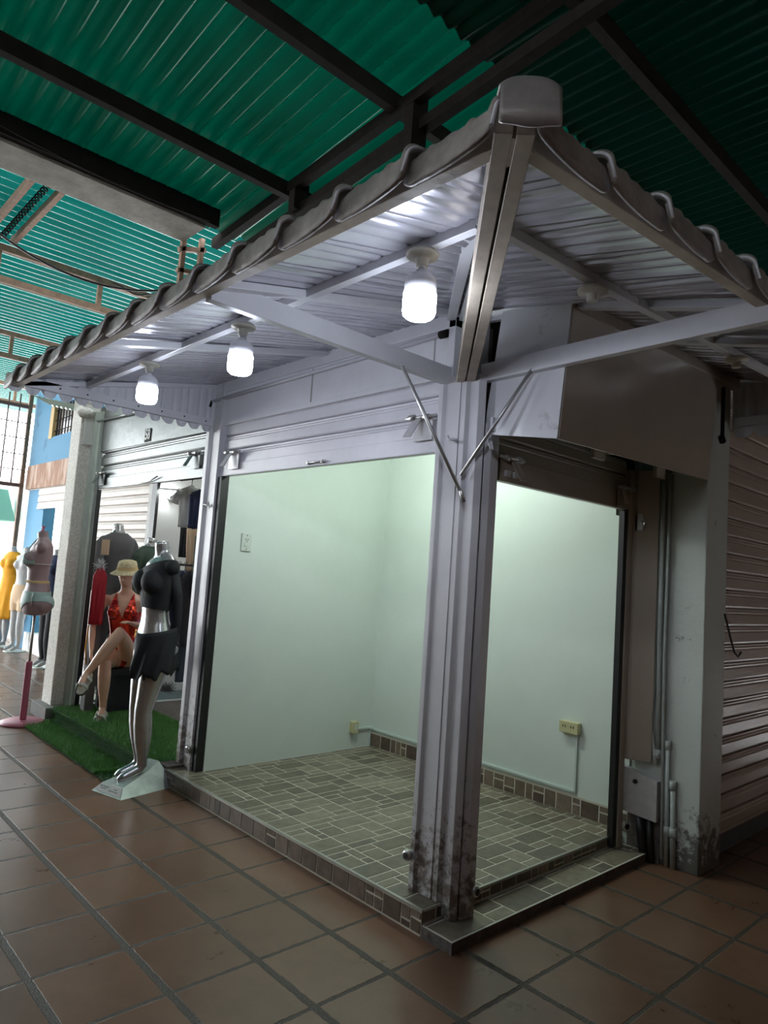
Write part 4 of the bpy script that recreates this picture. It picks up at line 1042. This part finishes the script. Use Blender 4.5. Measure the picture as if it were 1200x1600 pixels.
# --- pink stand torso
pk = figure('bikini_torso_stand', (-.42, 4.55, 0), radians(70), 'mauve half torso in pale bikini on a pink pole stand in the passage', 'mannequin')
lb(MB().lathe((0, 0, 0), [(.190, 0), (.195, .008), (.19, .016), (.16, .028), (.05, .034)], (0, 0, 1), 36), 'base', M_pink, pk)
lb(MB().prism([(-.032, -.028, .03), (.032, -.028, .03), (.032, .028, .03), (-.032, .028, .03)], (0, 0, .525)), 'sleeve', M_pink, pk, .014)
lb(MB().tube([(0, 0, .55), (0, 0, 1.0)], .012, 12), 'pole', M_galv, pk)
b_ = MB(); R_ = [(.975, .145, .095, 0), (1.0, .155, .11, 0), (1.08, .170, .125, 0), (1.16, .158, .115, 0), (1.24, .128, .098, .0), (1.30, .115, .088, .01), (1.38, .125, .092, .01), (1.46, .145, .10, .01), (1.54, .155, .10, 0), (1.60, .15, .088, -.01), (1.64, .105, .065, -.01), (1.67, .052, .048, 0), (1.735, .045, .045, .01)]
ell(b_, [((0, y_, z), a, b) for z, a, b, y_ in R_], (1, 0, 0), 24)
for k in (-1, 1): ball(b_, (k*.078, .075, 1.475), .072); ball(b_, (k*.085, -.06, 1.07), .088); ball(b_, (k*.15, -.005, 1.59), .05)
me = remeshed(b_, .010, 4); lobj('torso', me, M_mauve, pk)
lb(MB().lathe((0, .01, 1.735), [(.030, 0), (.012, .01), (.010, .03), (.02, .05)], (0, 0, 1), 12), 'neck_peg', M_pink, pk)
garment(me, 'waist_band', M_bed, pk, None, .002, .002, planes=((V(0, 0, 1.262), V(0, 0, -1)), (V(0, 0, 1.285), V(0, 0, 1))))
for k in (-1, 1):
    garment(me, 'bikini_cup', M_aqua, pk, (lambda p, k=k: p.y > .04 and p.x*k > 0), .004, .002, planes=((V(0, 0, 1.43), V(0, 0, -1)), (V(k*.078, 0, 1.56), V(.85, 0, .6)), (V(k*.078, 0, 1.56), V(-.85, 0, .6))))
garment(me, 'bikini_bottom', M_aqua, pk, None, .004, .002, planes=((V(0, 0, 1.185), V(0, 0, 1)), (V(.05, 0, 1.02), V(.62, 0, -.9)), (V(-.05, 0, 1.02), V(-.62, 0, -.9))))
s_ = MB()
s_.tube([(-.155*cos(a), .104*sin(a) if sin(a) < 0 else .11*sin(a), 1.435) for a in [2*pi*k/28 for k in range(29)]], .0035, 6)
s_.tube([(.06, .12, 1.55), (.05, .05, 1.66), (.03, -.03, 1.69)], .0035, 6); s_.tube([(-.06, .12, 1.55), (-.05, .05, 1.66), (-.03, -.03, 1.69)], .0035, 6)
s_.tube([(.165, .02, 1.175), (.178, .03, 1.14), (.185, .03, 1.06)], .004, 6); s_.tube([(.165, .0, 1.175), (.182, -.01, 1.12), (.186, -.01, 1.03)], .004, 6); s_.tube([(-.165, .02, 1.175), (-.178, .03, 1.14), (-.182, .03, 1.06)], .004, 6)
lb(s_, 'bikini_strings', M_whitec, pk)

# --- hanging clothes (rail along the wall shared with the corner shop)
hr = thing('clothes_rail', (.4, 3.2, 1.5), 'dark clothes rail carrying the blue and black garments', 'rail')
MB().tube([(.36, 2.44, 1.52), (.36, 3.75, 1.52)], .010, 8).build('rail', M_dark, hr)
MB().tube([(.36, 2.44, 2.27), (.36, 3.5, 2.27)], .008, 8).build('upper_rail', M_dark, hr)
def hanging(x, y, z, w, h, m, label, yaw=0.0, d=.05, sleeves=0, group='clothes hanging on the rail', taper=.85, ragged=0, name='hanging_garment'):
    t = thing(name, (x, y, z), label, 'clothes', group); t.rotation_euler = (0, 0, yaw)
    hk = MB(); hk.tube([(0, 0, 0), (0, .0, -.045), (w*.42, 0, -.085)], .0035, 6); hk.tube([(0, 0, -.045), (-w*.42, 0, -.085)], .0035, 6)
    hk.tube([(0, 0, 0), (.012, 0, .014), (.004, 0, .026), (-.012, 0, .016)], .003, 6); lb(hk, 'hanger', M_black, t)
    mb = MB(); rings = []; N = 28
    for j in range(14):
        s = j/13; hw = w/2*(.35+.65*min(1, s*7))*(1+(taper-1)*s if s > .15 else 1); dd = d*(.35+.65*min(1, s*4))
        rings.append([V(hw*cos(2*pi*k/N), dd*.5*sin(2*pi*k/N)*(1+.5*sin(k*2.3+j*.15)*s), -.055-.03*min(1, s*7)*0-h*s+(random.random()*.02*ragged if j == 13 else 0)) for k in range(N)])
    mb.rings(rings); o = lb(mb, 'cloth', m, t)
    if sleeves:
        for k in (-1, 1):
            sl = MB(); sl.tube([(k*w*.36, 0, -.10), (k*w*.55, .01, -.10-sleeves*.5), (k*w*.66, .02, -.10-sleeves)], [.038, .042, .045], 12)
            lb(sl, 'sleeve', m, t)
    return t
WY = radians(-50)
hanging(.37, 3.30, 2.26, .23, .36, M_whitec, 'white short-sleeved tee hanging highest beside the security camera', WY, .08, .10, taper=.8)
hanging(.50, 3.40, 1.98, .18, .55, M_beige, 'pale trousers hanging below the white tee', WY, .07, taper=.6)
hanging(.52, 3.64, 2.02, .10, .38, M_blackc, 'black garment hanging left of the pale trousers', WY, .05)
hanging(.36, 3.06, 2.22, .26, .34, M_navy, 'navy garment hanging right of the white tee by the steel column', WY, .09, ragged=1)
hanging(.38, 3.02, 1.90, .16, .55, M_greenc, 'grey green garment hanging under the navy one', WY, .07)
hanging(.36, 3.48, 1.52, .26, .50, M_bluec, 'bright blue garment hanging on the lower rail', radians(20), .09, taper=.7)
hanging(.36, 3.36, 1.52, .24, .55, M_greyc, 'grey garment hanging next to the bright blue one', radians(14), .07)
hanging(.36, 3.26, 1.52, .26, .56, M_navy, 'dark navy garment hanging next to the grey one', radians(10), .08)
hanging(.36, 3.14, 1.52, .28, .62, M_blackc, 'black garment hanging at the column end of the lower rail', radians(8), .10)
hanging(.36, 2.90, 1.52, .16, .34, M_redc, 'red garment hanging nearest the steel column', radians(8), .06)
hanging(.50, 3.30, 1.00, .30, .42, mat('dark_denim', (.03, .04, .06), .8), 'dark jeans folded over a hanger below the black garments', radians(15), .10, taper=.9)
fz = MB(); rn = random.Random(5)
for k in range(260):
    a = rn.random()*6.28; b = rn.random()*1.5-.2; r = .06+.05*rn.random(); c = V(.98+.10*rn.random(), 4.70+.12*rn.random(), .17)
    fz.tube([c, c+V(cos(a)*cos(b), sin(a)*cos(b), sin(b))*r], [.003, .001], 4)
tag(fz.build('fluffy_slippers', M_greyc), 'fluffy grey slippers heaped on the shop floor behind the lace skirt', 'slippers')
rd = hanging(-.02, 4.14, 1.50, .13, .52, M_redc, 'red garment hanging beside the black slot of the clothes shop', radians(-45), .07, name='hanging_garment', taper=1.0)
rf = MB()
for k in range(160):
    a = rn.random()*6.28; b = rn.random()*3-1.5; r = .05*rn.random()+.03; c = V(-.02, 4.14, 1.46)
    rf.tube([c, c+V(cos(a)*cos(b), sin(a)*cos(b), sin(b))*r], [.0025, .001], 4)
tag(rf.build('silver_pompom', mat('silver_tinsel', (.6, .6, .62), .4)), 'silver tinsel pompom on top of the red hanging garment', 'pompom')
bd = MB(); bd.tube([(.0, 4.24, .85), (.0, 4.24, .13)], .09, 12)
tag(MB().box(-.02, 4.20, .13, .06, 4.30, .95).build('grey_cloth_drape', M_greyc), 'dark grey cloth hanging behind the seated mannequin by the black slot', 'cloth')
yc = MB(); yc.tube([(-.03, 4.27, .9), (-.04, 4.26, .7), (-.02, 4.25, .55)], .006, 6); tag(yc.build('yellow_cord', M_yelc), 'thin yellow cord hanging by the black slot', 'cord')
tg = MB().prism([(-.03, 4.16, 1.56), (.02, 4.11, 1.56), (.02, 4.11, 1.70), (-.03, 4.16, 1.70)], (.006, .006, 0))
tag(tg.build('price_card', M_beige), 'cream card hanging above the red garment', 'card')
sc2 = thing('security_camera', (1.02, 5.06, 2.22), 'small white security camera on the clothes shop wall', 'camera')
MB().lathe((1.02, 5.02, 2.25), [(.03, 0), (.035, .01), (.035, .07), (.03, .08)], (0, 1, .2), 18).build('housing', M_whitec, sc2)
MB().lathe((1.02, 5.018, 2.25), [(.022, 0), (.022, -.006)], (0, 1, .2), 16).build('lens', M_black, sc2)
MB().box(1.00, 5.06, 2.26, 1.04, 5.10, 2.34).build('bracket', M_whitec, sc2)
tube_lamp('ceiling_tube_lamp', (.87, 5.03, 2.33), (1.03, 4.92, 2.33), 'short glowing tube lamp above the security camera in the clothes shop', NEXT_W, (.95, 1.0, 1.0), .04)
tube_lamp('ceiling_tube_lamp', (.75, 2.9, 2.60), (.75, 4.2, 2.60), 'long tube lamp on the clothes shop ceiling', NEXT_W*.5, (.95, 1.0, 1.0), .05)

# ================================================================== FAR ROW
fsh = thing('closed_shutter', (.98, 6.3, .1), 'pale closed shutter seen through the clothes shop behind the mannequins', 'roller shutter')
shutter_mesh('y', .98, 5.42, 7.7, .1, 2.75, .105, -1, .012).build('slat_curtain', M_brights, fsh)
MB().box(.93, 5.21, 0, 1.0, 5.42, 2.75).build('side_rail', M_whitec, fsh)
struct('wall_far_row', MB().box(1.0, 5.2, 0, 1.1, 8.0, 3.3).box(1.0, 8.0, 2.55, 1.1, 10.35, 2.95), M_bright)
bw_ = MB().box(.98, 7.7, 2.95, 1.3, 10.35, 3.36).box(.98, 9.46, 3.36, 1.3, 10.35, 4.3).box(.98, 7.7, 3.36, 1.3, 8.0, 4.3).box(.98, 8.0, 3.85, 1.3, 9.46, 4.3)
struct('wall_blue', bw_, M_blue, 'blue painted upper storey of the far row')
win = MB().box(1.05, 8.0, 3.36, 1.07, 9.46, 3.85); w_ = struct('window_1', win, M_glass, 'barred window in the blue wall')
g_ = MB()
for k in range(11): g_.box(1.0, 8.03+k*.13, 3.36, 1.012, 8.045+k*.13, 3.85)
for z in (3.45, 3.62, 3.78): g_.box(1.0, 8.0, z, 1.012, 9.46, z+.012)
g_.build('window_bars', M_dark, w_)
MB().box(.97, 9.30, 3.34, 1.03, 9.46, 3.86).build('window_frame', M_bed, w_)
struct('trim_9', MB().box(.95, 7.7, 2.56, 1.0, 10.3, 2.95), M_wood, 'weathered fascia band below the blue wall')
fs2 = thing('roller_shutter', (.98, 8.8, 2.22), 'pale half-raised shutter under the weathered fascia in the far row', 'roller shutter')
shutter_mesh('y', .98, 7.7, 9.62, 2.22, 2.56, .11, -1, .012).build('slat_curtain', M_brights, fs2)
struct('wall_blue_column', MB().box(1.02, 9.45, 0, 1.2, 10.3, 2.56), M_blue)
struct('floor', MB().box(.98, 7.7, 0, 3.2, 9.6, .28), M_bright)
struct('wall_store_back', MB().box(3.2, 7.7, 0, 3.3, 9.7, 3.0), M_bright)
struct('trim_10', MB().box(3.0, 7.7, 2.05, 3.2, 9.6, 2.4), M_green)
gt = thing('steel_grille', (-1.2, 10.32, 2.6), 'brown steel grille high across the bright end of the passage', 'grille')
g_ = MB(); x0_, x1_ = -4.0, .90
for z in (2.62, 3.95): g_.box(x0_, 10.30, z-.03, x1_, 10.34, z+.03)
for z in (2.88, 3.14, 3.41, 3.67): g_.box(x0_, 10.31, z-.008, x1_, 10.33, z+.008)
k = x1_
while k > x0_:
    g_.box(k-.015, 10.305, 2.6, k+.005, 10.325, 4.15); k -= .17
g_.build('bars', mat('grille_brown', (.16, .09, .08), .7), gt)
MB().box(.86, 10.29, 0, .92, 10.35, 4.2).build('post', M_rust, gt)
aw = MB().prism([(.35, 11.2, 2.05), (.35, 11.9, 2.05), (.35, 11.9, 2.65)], (.75, 0, 0))
tag(aw.build('green_awning', M_green), 'mint green awning at the bright end of the passage', 'awning')
struct('wall_outside', MB().box(1.2, 10.5, 0, 1.4, 15, 2.9), M_bright)
# far mannequins outside the far row
def dress(t, m, z0, z1, r0, r1, name='dress', s=1.0):
    mb = MB(); rings = []; N = 30
    for j in range(12):
        q = j/11; r = r0+(r1-r0)*q
        rings.append([V((r*1.15+.01*sin(k*1.9+j*.3)*q*2)*cos(2*pi*k/N), (r*.8+.01*sin(k*1.9+j*.3)*q*2)*sin(2*pi*k/N), z0+(z1-z0)*q) for k in range(N)])
    mb.rings(rings, False); o = lb(mb, name, m, t); q = o.modifiers.new('s', 'SOLIDIFY'); q.thickness = .003; return o
GF = 'mannequins outside the far shops'
t = standing((.80, 9.98, 0), radians(110), 'far mannequin in a long yellow dress at the bright end of the passage', 1.0, M_yelc, None, M_greym, .02, group=GF, arms=False); dress(t, M_yelc, 1.15, .45, .125, .20)
t = standing((.84, 9.42, 0), radians(115), 'far grey mannequin in beige shorts right of the yellow dress', 1.0, None, M_beige, M_greym, .02, hem=.62, group=GF, arms=False)
t = standing((.76, 7.75, 0), radians(105), 'mannequin in black trousers and blue top half hidden behind the crumbling pillar', 1.0, M_navy, M_blackc, M_greym, .016, hem=.10, group=GF)
t = standing((1.35, 8.3, .28), radians(100), 'pale mannequin standing inside the far shop window', .95, M_whitec, M_navy, M_greym, .02, hem=.35, group=GF)

# ================================================================== unseen hall walls added to block light and tint it brown
M_occluder = mat('occluder_brown', (.13, .085, .06), .8, var=.2)
struct('wall_occluder_right', MB().box(6.4, -8, 0, 6.5, 5, 5.0), M_occluder)
struct('wall_occluder_near', MB().box(-8, -7.7, 0, 6.5, -7.6, 5.0), M_occluder)
struct('wall_occluder_left', MB().box(-6.1, -8, 0, -6.0, 9.5, 4.25), M_occluder)
struct('wall_stall_tops', MB().box(.04, -.16, 2.9, 6.3, 4.9, 2.95), M_conc)
